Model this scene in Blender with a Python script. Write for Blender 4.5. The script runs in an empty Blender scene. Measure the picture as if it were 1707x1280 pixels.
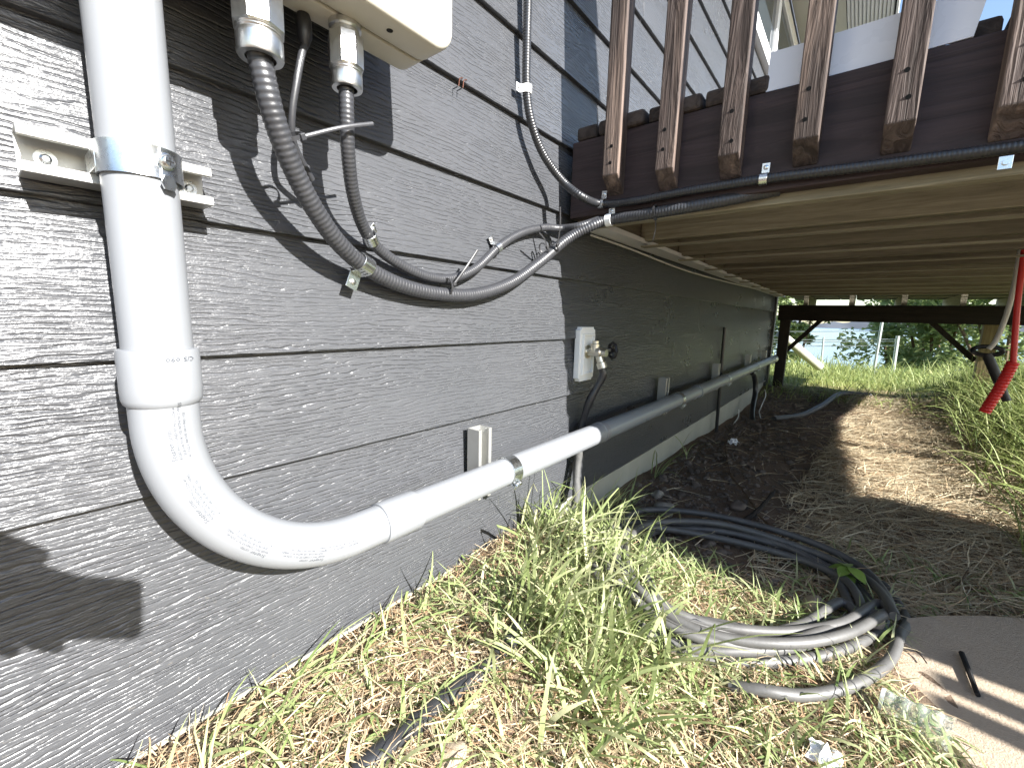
import bpy, bmesh, math, random
import numpy as np
from mathutils import Vector, Matrix
random.seed(7); rng = np.random.default_rng(7)
SC = bpy.context.scene
C = SC.collection

# ------------------------------------------------------------------ camera
YAW, PITCH, ROLL, FPX, PW, PH = 0.672363, 0.156972, 0.025361, 711.8, 1707, 1280
D = 0.692                                   # metres from the lens to the siding
FWD = Vector((math.cos(PITCH)*math.cos(YAW), math.cos(PITCH)*math.sin(YAW), -math.sin(PITCH)))
_r = Vector((math.sin(YAW), -math.cos(YAW), 0)); _u = _r.cross(FWD)
RGT = _r*math.cos(ROLL) + _u*math.sin(ROLL); UPV = -_r*math.sin(ROLL) + _u*math.cos(ROLL)
CAM = Vector((0, -D, 0))
cd = bpy.data.cameras.new('camera'); cam = bpy.data.objects.new('camera', cd); C.objects.link(cam)
cam.matrix_world = Matrix(((RGT.x, UPV.x, -FWD.x, 0), (RGT.y, UPV.y, -FWD.y, -D), (RGT.z, UPV.z, -FWD.z, 0), (0, 0, 0, 1)))
cd.sensor_fit = 'HORIZONTAL'; cd.sensor_width = 36; cd.lens = FPX/PW*36
cd.clip_start = 0.01; cd.clip_end = 6000
SC.camera = cam

# ------------------------------------------------------------------ sky, sun, exposure
SUN = Vector((0.11, 1.0, -0.575)).normalized()          # direction the light travels
world = bpy.data.worlds.new('World'); SC.world = world; world.use_nodes = True
wn = world.node_tree; bg = wn.nodes['Background']
sky = wn.nodes.new('ShaderNodeTexSky'); sky.sky_type = 'NISHITA'; sky.sun_disc = False
sky.sun_elevation = math.asin(-SUN.z); sky.sun_rotation = math.atan2(-SUN.x, -SUN.y)
sky.air_density = 1.0; sky.dust_density = 0.6; sky.ozone_density = 1.0
wn.links.new(sky.outputs[0], bg.inputs[0]); bg.inputs[1].default_value = 0.085
sl = bpy.data.lights.new('sun', 'SUN'); so = bpy.data.objects.new('sun', sl); C.objects.link(so)
sl.energy = 5.0; sl.angle = math.radians(0.55); sl.color = (1, 0.97, 0.925)
so.rotation_euler = SUN.to_track_quat('-Z', 'Y').to_euler(); so.location = (-1, -6, 4)
SC.view_settings.view_transform = 'Standard'; SC.view_settings.look = 'None'
SC.view_settings.gamma = 1; SC.view_settings.use_curve_mapping = False
SC.view_settings.exposure = 1.95
SC.cycles.use_denoising = True
SC.cycles.max_bounces = 8; SC.cycles.diffuse_bounces = 5; SC.cycles.transparent_max_bounces = 8
SC.cycles.sample_clamp_indirect = 6

# ------------------------------------------------------------------ measuring: a photo point on a known real plane
def ray(x, y): return FWD + RGT*((x-PW/2)/FPX) - UPV*((y-PH/2)/FPX)
def Wl(x, y, off=0.0):
    d = ray(x, y); return CAM + d*((D-off)/d.y)
def Gd(x, y, z):
    d = ray(x, y); return CAM + d*(z/d.z)
def Xp(x, y, X):
    d = ray(x, y); return CAM + d*(X/d.x)

# ------------------------------------------------------------------ mesh helpers
class MB:
    def __init__(s): s.v = []; s.f = []
    def add(s, V, F):
        o = len(s.v); s.v += [tuple(p) for p in V]; s.f += [tuple(i+o for i in f) for f in F]; return s
    def box(s, x0, x1, y0, y1, z0, z1):
        return s.add([(x0,y0,z0),(x1,y0,z0),(x1,y1,z0),(x0,y1,z0),(x0,y0,z1),(x1,y0,z1),(x1,y1,z1),(x0,y1,z1)],
                     [(3,2,1,0),(4,5,6,7),(0,1,5,4),(1,2,6,5),(2,3,7,6),(3,0,4,7)])
    def bar(s, a, b, w, h, up=(0,0,1)):
        a = Vector(a); b = Vector(b); t = (b-a).normalized(); sd = t.cross(Vector(up)).normalized(); u = sd.cross(t)
        V = []
        for p in (a, b):
            for i, j in ((-1,-1),(1,-1),(1,1),(-1,1)): V.append(p+sd*i*w/2+u*j*h/2)
        return s.add(V, [(0,1,2,3),(7,6,5,4),(0,4,5,1),(1,5,6,2),(2,6,7,3),(3,7,4,0)])
    def tube(s, pts, r, n=12, caps=True, closed=False, flat=1.0):
        pts = [Vector(p) for p in pts]; m = len(pts)
        R = r if hasattr(r, '__len__') else [r]*m
        T = []
        for i in range(m):
            if closed: t = pts[(i+1) % m]-pts[i-1]
            else: t = pts[min(i+1, m-1)]-pts[max(i-1, 0)]
            T.append(t.normalized())
        a = Vector((0,0,1)) if abs(T[0].z) < .9 else Vector((1,0,0))
        N = (a-T[0]*a.dot(T[0])).normalized(); V = []
        for i in range(m):
            N = (N-T[i]*N.dot(T[i])).normalized(); B = T[i].cross(N)
            for k in range(n):
                t = 2*math.pi*k/n; V.append(pts[i]+(N*math.cos(t)+B*math.sin(t)*flat)*R[i])
        F = []
        for i in range(m if closed else m-1):
            j = (i+1) % m
            for k in range(n):
                l = (k+1) % n; F.append((i*n+k, i*n+l, j*n+l, j*n+k))
        if caps and not closed: F.append(tuple(range(n))[::-1]); F.append(tuple((m-1)*n+k for k in range(n)))
        return s.add(V, F)
    def lathe(s, prof, o, axis, n=24, hexa=False):
        """prof: (distance along axis, radius)"""
        o = Vector(o); ax = Vector(axis).normalized()
        a = Vector((0,0,1)) if abs(ax.z) < .9 else Vector((1,0,0))
        N = (a-ax*a.dot(ax)).normalized(); B = ax.cross(N); V = []
        for h, r in prof:
            for k in range(n):
                t = 2*math.pi*k/n; V.append(o+ax*h+(N*math.cos(t)+B*math.sin(t))*r)
        F = []
        for i in range(len(prof)-1):
            for k in range(n):
                l = (k+1) % n; F.append((i*n+k, i*n+l, (i+1)*n+l, (i+1)*n+k))
        F.append(tuple(range(n))[::-1]); F.append(tuple((len(prof)-1)*n+k for k in range(n)))
        return s.add(V, F)
    def prism(s, poly, o, ex, ey, ez, depth):
        """poly in (ex,ey) extruded along ez"""
        o = Vector(o); ex = Vector(ex); ey = Vector(ey); ez = Vector(ez); n = len(poly)
        V = [o+ex*x+ey*y for x, y in poly]+[o+ex*x+ey*y+ez*depth for x, y in poly]
        return s.add(V, [tuple(range(n))[::-1], tuple(range(n, 2*n))]+[(i, (i+1) % n, (i+1) % n+n, i+n) for i in range(n)])
    def build(s, name, mat, parent=None, smooth=False, bevel=0, seg=2, autosm=None):
        me = bpy.data.meshes.new(name); me.from_pydata([tuple(p) for p in s.v], [], s.f); me.update()
        bm = bmesh.new(); bm.from_mesh(me)
        bmesh.ops.recalc_face_normals(bm, faces=bm.faces)
        if bevel:
            es = [e for e in bm.edges if len(e.link_faces) == 2 and e.calc_face_angle(0) > .5]
            bmesh.ops.bevel(bm, geom=es, offset=bevel, segments=seg, affect='EDGES', profile=.5)
        bm.to_mesh(me); bm.free()
        if smooth:
            me.polygons.foreach_set('use_smooth', [True]*len(me.polygons))
            try: me.set_sharp_from_angle(angle=math.radians(autosm or 40))
            except Exception: pass
        me.materials.append(M[mat])
        o = bpy.data.objects.new(name, me); C.objects.link(o)
        if parent: o.parent = parent
        return o
def tag(o, label=None, cat=None, group=None, kind=None):
    if label: o['label'] = label
    if cat: o['category'] = cat
    if group: o['group'] = group
    if kind: o['kind'] = kind
    return o
def thing(name, label, cat, group=None, loc=(0,0,0)):
    o = bpy.data.objects.new(name, None); C.objects.link(o); o.location = loc; o.empty_display_size = .05
    return tag(o, label, cat, group)
def catmull(P, step=.004):
    P = [Vector(p) for p in P]; P = [P[0]*2-P[1]]+P+[P[-1]*2-P[-2]]; out = []
    for i in range(1, len(P)-2):
        p0, p1, p2, p3 = P[i-1:i+3]; n = max(2, int((p2-p1).length/step))
        for k in range(n):
            t = k/n
            out.append(.5*((2*p1)+(p2-p0)*t+(2*p0-5*p1+4*p2-p3)*t*t+(3*p1-p0-3*p2+p3)*t**3))
    out.append(P[-2]); return out
def sm(x, a, b):
    t = min(1, max(0, (x-a)/(b-a))); return t*t*(3-2*t)

# ------------------------------------------------------------------ materials
M = {}
class NT:
    def __init__(s, name):
        s.m = bpy.data.materials.new(name); s.m.use_nodes = True; M[name] = s.m
        s.t = s.m.node_tree; s.b = s.t.nodes['Principled BSDF']
    def n(s, typ, **kw):
        nd = s.t.nodes.new('ShaderNode'+typ)
        for k, v in kw.items():
            if k.startswith('i_'):
                key = k[2:]; key = int(key) if key.isdigit() else key.replace('_', ' ')
                s.set(nd.inputs[key], v)
            else: setattr(nd, k, v)
        return nd
    def set(s, sock, v):
        if isinstance(v, bpy.types.NodeSocket): s.t.links.new(v, sock)
        else: sock.default_value = v
    def math(s, op, a, b=0.0, c=None):
        nd = s.n('Math', operation=op); s.set(nd.inputs[0], a); s.set(nd.inputs[1], b)
        if c is not None: s.set(nd.inputs[2], c)
        return nd.outputs[0]
    def noise(s, vec, scale, detail=3, rough=.5, dist=0):
        return s.n('TexNoise', i_Vector=vec, i_Scale=scale, i_Detail=detail, i_Roughness=rough, i_Distortion=dist).outputs[0]
    def mapv(s, vec, sc, loc=(0,0,0), rot=(0,0,0)):
        return s.n('Mapping', i_Vector=vec, i_Scale=sc, i_Location=loc, i_Rotation=rot).outputs[0]
    def ramp(s, fac, stops):
        r = s.n('ValToRGB'); s.set(r.inputs[0], fac); e = r.color_ramp.elements
        while len(e) < len(stops): e.new(.5)
        for k, (p, c) in enumerate(stops):
            e[k].position = p; e[k].color = (*c, 1) if len(c) == 3 else c
        return r.outputs[0]
    def mix(s, fac, a, b, typ='MIX'):
        nd = s.n('Mix', data_type='RGBA', blend_type=typ); s.set(nd.inputs[0], fac)
        s.set(nd.inputs[6], a if isinstance(a, bpy.types.NodeSocket) else (*a, 1)); s.set(nd.inputs[7], b if isinstance(b, bpy.types.NodeSocket) else (*b, 1))
        return nd.outputs[2]
    def bump(s, h, strength=1, dist=.001, normal=None):
        nd = s.n('Bump', i_Strength=strength, i_Distance=dist, i_Height=h)
        if normal is not None: s.set(nd.inputs['Normal'], normal)
        return nd.outputs[0]
    def out(s, color=None, rough=None, metal=None, normal=None, **kw):
        for k, v in (('Base Color', color), ('Roughness', rough), ('Metallic', metal), ('Normal', normal)):
            if v is not None:
                if k == 'Base Color' and not isinstance(v, bpy.types.NodeSocket): v = (*v, 1)
                s.set(s.b.inputs[k], v)
        for k, v in kw.items(): s.set(s.b.inputs[k.replace('_', ' ')], v)
        return s.m
    def pos(s): return s.n('NewGeometry').outputs['Position']
    def obj(s): return s.n('TexCoord').outputs['Object']
    def rnd(s): return s.n('ObjectInfo').outputs['Random']

def m_siding():
    s = NT('siding'); p = s.pos()
    off = s.n('CombineXYZ', i_X=s.math('MULTIPLY', s.rnd(), 37.0), i_Y=0.0, i_Z=s.math('MULTIPLY', s.rnd(), 11.0)).outputs[0]
    q = s.n('VectorMath', operation='ADD', i_0=p, i_1=off).outputs[0]
    warp = s.noise(s.mapv(q, (2.2, 1, 9)), 1.0, 3, .55)
    w2 = s.noise(s.mapv(q, (14, 1, 26)), 1.0, 2, .5)
    sep = s.n('SeparateXYZ', i_0=q)
    w3 = s.noise(s.mapv(q, (2.6, 1, 15)), 1.0, 2, .5)
    w4 = s.noise(s.mapv(q, (16, 1, 60)), 1.0, 2, .55)
    v = s.math('ADD', s.math('MULTIPLY', sep.outputs[2], 138.0), s.math('ADD', s.math('MULTIPLY', w3, 6.0), s.math('MULTIPLY', w4, 1.7)))
    cosv = s.math('MAXIMUM', s.math('COSINE', s.math('MULTIPLY', v, 6.28318)), 0.0)
    line = s.math('POWER', cosv, 2.2)
    mk = s.n('MapRange', interpolation_type='SMOOTHSTEP'); s.set(mk.inputs[0], s.noise(s.mapv(q, (30, 1, 150)), 1.0, 2, .55)); mk.inputs[1].default_value = .34; mk.inputs[2].default_value = .54
    amp = s.n('MapRange'); s.set(amp.inputs[0], s.noise(s.mapv(q, (3, 1, 8)), 1.0, 2)); amp.inputs[1].default_value = .33; amp.inputs[2].default_value = .60; amp.inputs[3].default_value = .45; amp.inputs[4].default_value = 1.1
    g1 = s.noise(s.mapv(q, (34, 1, 330)), 1.0, 2.5, .6, .2)
    g2 = s.noise(s.mapv(q, (330, 20, 520)), 1.0, 2, .5)
    h = s.math('ADD', s.math('MULTIPLY', s.math('MULTIPLY', line, mk.outputs[0]), s.math('MULTIPLY', amp.outputs[0], -.62)), s.math('ADD', s.math('MULTIPLY', g2, .13), s.math('MULTIPLY', g1, .46)))
    dirt = s.noise(s.mapv(q, (3, 1, 5)), 1.0, 4, .6)
    col = s.mix(dirt, (.051, .054, .060), (.070, .072, .078))
    dust = s.n('MapRange'); s.set(dust.inputs[0], s.noise(s.mapv(p, (90, 90, 90)), 1.0, 3, .7)); dust.inputs[1].default_value = .66; dust.inputs[2].default_value = .72
    dz = s.n('MapRange'); s.set(dz.inputs[0], s.n('SeparateXYZ', i_0=p).outputs[2]); dz.inputs[1].default_value = -.1; dz.inputs[2].default_value = -.6
    col = s.mix(s.math('MULTIPLY', dust.outputs[0], s.math('MULTIPLY', dz.outputs[0], .35)), col, (.20, .18, .15))
    return s.out(col, s.math('ADD', .22, s.math('MULTIPLY', dirt, .14)), 0, s.bump(h, 1.0, .0026), Specular_IOR_Level=.62)
def m_simple(name, col, rough, metal=0.0, var=.12, nscale=30, bump=.0, bscale=200, spec=.5, **kw):
    s = NT(name); p = s.obj(); n = s.noise(p, nscale, 4, .6)
    c = s.mix(n, tuple(v*(1-var) for v in col), tuple(min(1, v*(1+var)) for v in col))
    nr = s.bump(s.noise(p, bscale, 3), 1, bump) if bump else None
    return s.out(c, s.math('ADD', rough-.06, s.math('MULTIPLY', s.noise(p, nscale*2.3, 3), .12)), metal, nr, Specular_IOR_Level=spec, **kw)
def m_wood(name, c1, c2, axis, rough=.75, knots=True, bump=.0012, dirt=(.02,.02,.015), wear=None):
    s = NT(name); p = s.pos()
    o = s.n('CombineXYZ', i_X=s.math('MULTIPLY', s.rnd(), 31.0), i_Y=s.math('MULTIPLY', s.rnd(), 17.0), i_Z=s.math('MULTIPLY', s.rnd(), 23.0)).outputs[0]
    q = s.n('VectorMath', operation='ADD', i_0=p, i_1=o).outputs[0]
    sc = {'x': (1.5, 22, 22), 'y': (22, 1.5, 22), 'z': (22, 22, 1.5)}[axis]
    w = s.noise(s.mapv(q, tuple(v*.35 for v in sc)), 1.0, 3, .6)
    wv = s.n('VectorMath', operation='ADD', i_0=s.mapv(q, sc)); s.set(wv.inputs[1], s.n('CombineXYZ', i_X=s.math('MULTIPLY', w, 5.0), i_Y=s.math('MULTIPLY', w, 5.0), i_Z=s.math('MULTIPLY', w, 5.0)).outputs[0])
    g = s.noise(wv.outputs[0], 1.6, 4, .62, .6)
    fine = s.noise(s.mapv(q, tuple(v*9 for v in sc)), 1.0, 3, .6)
    gm = s.n('MapRange'); s.set(gm.inputs[0], g); gm.inputs[1].default_value = .38; gm.inputs[2].default_value = .62
    col = s.mix(gm.outputs[0], c1, c2)
    col = s.mix(s.math('MULTIPLY', fine, .5), col, dirt)
    col = s.mix(1.0, col, s.ramp(s.rnd(), [(0, (.62, .62, .60)), (1, (1, 1, 1))]), 'MULTIPLY')
    if wear:
        wm = s.n('MapRange'); s.set(wm.inputs[0], s.noise(s.mapv(q, tuple(v*.5 for v in sc)), 1.3, 5, .7)); wm.inputs[1].default_value = .52; wm.inputs[2].default_value = .66
        col = s.mix(s.math('MULTIPLY', wm.outputs[0], .8), col, wear)
    h = s.math('ADD', s.math('MULTIPLY', gm.outputs[0], .7), s.math('MULTIPLY', fine, .5))
    return s.out(col, rough, 0, s.bump(h, 1, bump), Specular_IOR_Level=.3)
m_siding()
m_simple('pvc_white', (.205, .215, .23), .36, var=.04, nscale=14, bump=.00006, bscale=60)
m_simple('pvc_shaded', (.225, .25, .275), .30, var=.05, nscale=14, bump=.00006, bscale=60)  # copy of the sunlit pipe colour with the deck shade's blue-grey painted in
m_simple('enclosure', (.52, .50, .43), .42, var=.02, nscale=20, bump=.00008, bscale=900)
m_simple('zinc', (.70, .72, .73), .28, 1.0, var=.14, nscale=70, bump=.0001, bscale=300)
m_simple('alu_strut', (.46, .46, .44), .42, .7, var=.08, nscale=40, bump=.0001, bscale=300)
m_simple('gland_metal', (.66, .67, .67), .33, 1.0, var=.12, nscale=80, bump=.0002, bscale=260)
m_simple('black_jacket', (.022, .023, .026), .34, var=.25, nscale=60, bump=.0001, bscale=350, spec=.6)
m_simple('grey_jacket', (.034, .035, .039), .38, var=.25, nscale=60, bump=.0001, bscale=350, spec=.6)
m_simple('black_plastic', (.018, .018, .020), .42, var=.2, nscale=60)
m_simple('tie_plastic', (.03, .03, .032), .35, var=.2, nscale=60)
m_simple('white_plastic', (.80, .81, .80), .4, var=.04, nscale=20)
m_simple('white_panel', (.72, .73, .78), .28, var=.05, nscale=5)
m_simple('trim_white', (.74, .75, .76), .45, var=.05, nscale=20)
m_simple('brass', (.66, .64, .56), .34, 1.0, var=.25, nscale=90)
m_simple('wire_white', (.62, .62, .58), .45, var=.1)
m_simple('copper_wire', (.17, .075, .05), .4, .7, var=.2)
m_simple('red_plastic', (.72, .035, .03), .35, var=.08, nscale=60)
m_simple('hole', (.006, .006, .006), .9, var=.1)
m_simple('print_ink', (.035, .04, .05), .7, var=.1)
m_simple('skin', (.55, .33, .24), .5, var=.08, nscale=50)
m_simple('steel_post', (.42, .45, .45), .45, .6, var=.15, nscale=30)
m_simple('paper_scrap', (.82, .82, .84), .6, var=.08, nscale=60)
m_simple('sleeve_grey', (.07, .07, .068), .75, var=.3, nscale=50, bump=.002, bscale=70)
m_wood('fascia', (.030, .018, .020), (.058, .037, .040), 'y', .62, bump=.0008)
m_wood('baluster_wood', (.058, .040, .035), (.145, .105, .092), 'z', .74, bump=.0026, wear=(.24, .175, .14))
m_wood('treated', (.36, .325, .235), (.52, .47, .35), 'y', .78, bump=.0008)
m_wood('treated_lit', (.46, .42, .32), (.60, .56, .44), 'y', .7, bump=.0004)  # lighter copy of treated, bounce light from the ground painted in
m_wood('treated_x', (.32, .29, .21), (.48, .43, .32), 'x', .78, bump=.0008)
m_wood('treated_z', (.22, .17, .08), (.36, .28, .14), 'z', .78, bump=.0008)
m_wood('deck_board', (.055, .040, .036), (.11, .085, .075), 'x', .8, bump=.001)
m_wood('dark_beam', (.020, .015, .013), (.042, .032, .027), 'y', .8, bump=.001)
m_wood('dark_post', (.022, .017, .015), (.045, .034, .028), 'z', .8, bump=.001)
m_wood('stick', (.10, .062, .035), (.21, .14, .085), 'x', .85, bump=.001)

def m_concrete():
    s = NT('concrete'); p = s.pos(); a = s.noise(p, 4, 5, .6); b = s.noise(p, 60, 4, .6)
    st = s.noise(s.mapv(p, (9, 9, 1.2)), 1.5, 4, .6)
    c = s.mix(a, (.34, .33, .27), (.50, .49, .42)); c = s.mix(s.math('MULTIPLY', st, .5), c, (.18, .19, .15))
    return s.out(c, .85, 0, s.bump(s.math('ADD', b, s.math('MULTIPLY', a, .5)), 1, .0015))
m_concrete()
def m_soil():
    s = NT('soil'); p = s.pos(); a = s.noise(p, 3, 5, .65); b = s.noise(p, 26, 6, .7); f = s.noise(p, 160, 4, .7)
    c = s.mix(a, (.15, .10, .07), (.26, .185, .135))
    c = s.mix(b, c, (.10, .075, .055)); c = s.mix(s.math('MULTIPLY', f, .4), c, (.25, .18, .12))
    sx = s.n('SeparateXYZ', i_0=p)
    far = s.n('MapRange'); s.set(far.inputs[0], s.math('ADD', sx.outputs[0], s.math('MULTIPLY', a, 1.2))); far.inputs[1].default_value = 5.2; far.inputs[2].default_value = 6.6
    gcol = s.mix(s.noise(p, 2.2, 5, .7), (.10, .14, .03), (.24, .24, .07))
    c = s.mix(far.outputs[0], c, gcol)
    h = s.math('ADD', s.math('MULTIPLY', b, 1.0), s.math('MULTIPLY', f, .35))
    return s.out(c, .95, 0, s.bump(h, 1, .012), Specular_IOR_Level=.15)
m_soil()
def m_stone(name, c1, c2, bump=.003, sc=40):
    s = NT(name); p = s.obj(); a = s.noise(p, sc*.25, 5, .65); b = s.noise(p, sc*5, 4, .7)
    c = s.mix(a, c1, c2); c = s.mix(s.math('MULTIPLY', b, .45), c, tuple(v*.55 for v in c1))
    return s.out(c, .88, 0, s.bump(s.math('ADD', s.math('MULTIPLY', a, .6), s.math('MULTIPLY', b, .5)), 1, bump), Specular_IOR_Level=.25)
m_stone('slab_stone', (.38, .30, .22), (.50, .41, .315), .005, 36)
m_stone('rock_grey', (.22, .20, .17), (.36, .33, .28), .003, 50)
m_stone('rock_tan', (.30, .24, .17), (.42, .35, .26), .003, 50)
m_stone('gravel', (.10, .08, .065), (.21, .17, .14), .004, 40)
def m_blades(name, stops, rough=.55, trans=.25, spec=.35):
    s = NT(name); a = s.n('Attribute', attribute_name='tint'); col = s.ramp(a.outputs['Fac'], stops)
    p = s.pos(); col = s.mix(s.math('MULTIPLY', s.noise(p, 140, 3), .5), col, tuple(v*.6 for v in stops[0][1]))
    s.out(col, rough, 0, Specular_IOR_Level=spec)
    tr = s.n('BsdfTranslucent'); s.set(tr.inputs[0], col); mx = s.n('MixShader'); mx.inputs[0].default_value = trans
    s.t.links.new(s.b.outputs[0], mx.inputs[1]); s.t.links.new(tr.outputs[0], mx.inputs[2])
    s.t.links.new(mx.outputs[0], s.t.nodes['Material Output'].inputs[0]); return s.m
m_blades('straw', [(0, (.30, .165, .095)), (.3, (.46, .33, .195)), (.65, (.60, .50, .33)), (1, (.68, .62, .45))], .7, .15, .2)
m_blades('grass_green', [(0, (.09, .14, .04)), (.4, (.25, .32, .115)), (.75, (.42, .47, .22)), (1, (.58, .57, .34))], .5, .3)
m_blades('grass_far', [(0, (.12, .18, .05)), (.5, (.27, .33, .10)), (1, (.46, .48, .20))], .55, .3)
m_blades('leaf', [(0, (.15, .21, .08)), (.5, (.30, .38, .15)), (1, (.46, .50, .24))], .5, .45)
m_blades('leaf_bright', [(0, (.16, .26, .05)), (1, (.28, .40, .09))], .45, .3)
m_blades('shoreline', [(0, (.05, .06, .07)), (1, (.12, .13, .15))], .8, .0)
def m_water():
    s = NT('water'); p = s.pos(); h = s.noise(s.mapv(p, (.5, .22, 1)), 1.0, 4, .6)
    return s.out((.05, .12, .20), .16, 0, s.bump(h, .35, .35))
m_water()
def m_glass():
    s = NT('glass'); return s.out((.03, .04, .05), .03, 0, Specular_IOR_Level=.9)
m_glass()
def m_clear():
    s = NT('clear_plastic'); s.out((.90, .96, .95), .10, 0, IOR=1.12, Transmission_Weight=.85, Specular_IOR_Level=.6); return s.m
m_clear()

# ------------------------------------------------------------------ ground
def hash2(x, y): return math.sin(x*12.9+y*78.2+math.sin(x*3.1)*4)*.5
def gh(X, Y):
    w = -Y
    z = -.612 - .06*sm(w, .12, .6)*(1-sm(X, .7, 1.3)) - .105*sm(X, .75, 1.4) - .05*sm(X, 2, 3.6)
    z += .03*math.exp(-((X-.95)/.22)**2-((w-.22)/.18)**2)
    z += .22*sm(w, 1.0, 2.2)*sm(X, 2.2, 3.8)*(1-sm(X, 6, 8.5))
    z += .012*math.sin(X*5.1+w*3)*math.sin(w*6.3-X*2) + .006*math.sin(X*17+w*5)*math.sin(w*19)
    z += .10*sm(X, 4.4, 5.4)*(1-sm(X, 6, 8))
    if X > 9.3: z -= min(11, (X-9.3)*.62*sm(X, 9.3, 11.5))
    return z
def axis(parts):
    a = []
    for lo, hi, st in parts: a += list(np.arange(lo, hi-1e-6, st))
    return a+[parts[-1][1]]
gx = axis([(-40, -4, 4), (-4, -.6, .3), (-.6, 1.9, .03), (1.9, 6, .07), (6, 14, .3), (14, 30, 2)])
gy = axis([(-60, -8, 4), (-8, -2.4, .3), (-2.4, -1.3, .08), (-1.3, .06, .03), (.06, 2, .3), (2, 60, 5)])
mb = MB(); nx, ny = len(gx), len(gy)
mb.v = [(x, y, gh(x, min(y, .02))+.006*(random.random()-.5)*(abs(x) < 6)) for x in gx for y in gy]
mb.f = [(i*ny+j, (i+1)*ny+j, (i+1)*ny+j+1, i*ny+j+1) for i in range(nx-1) for j in range(ny-1)]
tag(mb.build('ground', 'soil', smooth=True, autosm=180), kind='structure')
mb = MB(); mb.add([(22, -1500, -8), (1600, -1500, -8), (1600, 1500, -8), (22, 1500, -8)], [(0, 1, 2, 3)])
tag(mb.build('lake', 'water'), kind='structure')
# far shore: a low wooded hill line as a ridge with thickness
mb = MB(); n = 160
for i in range(n+1):
    y = -1400+2800*i/n; hh = 18+14*math.sin(i*.13)+9*math.sin(i*.41+1)+5*math.sin(i*1.3)+3*random.random()
    mb.v += [(1180, y, -9), (1230, y, hh*.55), (1330, y, hh), (1590, y, hh*1.3), (1595, y, -9)]
for i in range(n):
    for k in range(4): a = i*5+k; mb.f.append((a, a+1, a+6, a+5))
fs = mb.build('far_shore', 'shoreline', smooth=True); tag(fs, kind='structure')
at = fs.data.attributes.new('tint', 'FLOAT', 'POINT'); at.data.foreach_set('value', rng.random(len(fs.data.vertices)))

# ------------------------------------------------------------------ house
house = thing('house', 'charcoal lap-sided house wall on a concrete foundation', 'house')
edges = [-.600, -.243] + [-.0645+.1795*k for k in range(18)]
for k, b in enumerate(edges):
    t = (edges[k+1] if k+1 < len(edges) else b+.18)+.03
    hgt = t-b; dy = .0138*(hgt/.21)
    if k == 0: dy = .0145
    jo = {0: [2.9], 1: [3.7], 2: [-.75, 2.55], 3: [4.1], 4: [2.2], 5: [1.27], 6: [-.6, 3.0], 7: [1.9]}.get(k, [random.uniform(1.3, 3.5)])
    xs = [-2.2]+jo+[5.22]
    for i in range(len(xs)-1):
        x0 = xs[i]+(.0015 if i else 0); x1 = xs[i+1]-(.0015 if i < len(xs)-2 else 0)
        m = MB(); m.prism([(0, 0), (.0135, 0), (.0135+dy, hgt), (dy, hgt)], (x0, 0, b), (0, 1, 0), (0, 0, 1), (1, 0, 0), x1-x0)
        m.build('siding_board', 'siding', house, bevel=.0009, seg=1)
MB().box(-2.2, 5.2, .022, .25, -1.6, -.592).build('foundation', 'concrete', house)
MB().box(-2.2, 5.2, .03, 6, -.585, 3.4).build('wall_sheathing', 'dark_beam', house)
MB().box(5.222, 5.31, -.012, .12, -.72, 3.4).build('corner_trim', 'siding', house, bevel=.003)
MB().box(-2.2, 5.2, .001, .02, -.608, -.6025).build('starter_strip', 'concrete', house)
# window in the upper wall and the projecting eave beyond the deck
win = MB()
wx0, wx1, wz0, wz1 = 2.45, 4.9, 1.69, 2.30
for a in ((wx0, wx1, wz0, wz0+.09), (wx0, wx1, wz1-.09, wz1), (wx0, wx0+.09, wz0+.09, wz1-.09), (wx1-.09, wx1, wz0+.09, wz1-.09), (3.62, 3.70, wz0+.09, wz1-.09)):
    win.box(a[0], a[1], -.03, .012, a[2], a[3])
wo = win.build('window', 'trim_white', house, bevel=.003)
for a, b in ((wx0+.091, 3.619), (3.701, wx1-.091)):
    MB().box(a, b, -.012, -.006, wz0+.091, wz1-.091).build('pane', 'glass', wo)

eave = MB()
for k in range(12):
    y = -.35-.0235*k
    eave.prism([(0, 0), (.006, -.010), (.014, -.010), (.020, 0), (.020, .006), (0, .006)], (2.0, y, 2.35), (0, -1, 0), (0, 0, 1), (1, 0, 0), 3.2)
eave.build('ribbed_soffit', 'trim_white', house)
MB().box(2.0, 5.2, -.345, -.03, 2.352, 2.36).build('soffit_panel', 'enclosure', house)
MB().box(2.0, 5.22, -.655, -.640, 2.33, 2.45).build('gutter_board', 'trim_white', house, bevel=.003)
MB().box(2.0, 5.2, -.638, -.03, 2.37, 2.42).build('eave_deck', 'dark_beam', house)
# ------------------------------------------------------------------ conduit run
RP = .0325; VX = .128; HZ = -.367; OY = -.075
con = thing('conduit_run', 'white PVC conduit sweeping through an elbow from upright to level along the wall', 'conduit')
MB().tube([(VX, OY, -.05), (VX, OY, 1.6)], RP, 40).build('vertical_pipe', 'pvc_white', con, True)
ER = .235; EC = Vector((VX+ER, OY, HZ+ER))
def elbow(a): return Vector((EC.x-ER*math.cos(a), OY, EC.z-ER*math.sin(a)))
pts = [(VX, OY, -.11), (VX, OY, -.120)]+[elbow(math.pi/2*i/36) for i in range(37)]+[(.385, OY, HZ), (.412, OY, HZ)]
eb = MB().tube(pts, RP+.0006, 40).build('elbow', 'pvc_white', con, True)
bell = MB().lathe([(0, RP+.0010), (.0005, RP+.0046), (.004, RP+.0053), (.045, RP+.0053), (.056, RP+.0050), (.061, RP+.0036), (.064, RP+.0008)], (VX, OY, -.046), (0, 0, -1), 44)
bell.build('bell_socket', 'pvc_white', eb, True)
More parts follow.
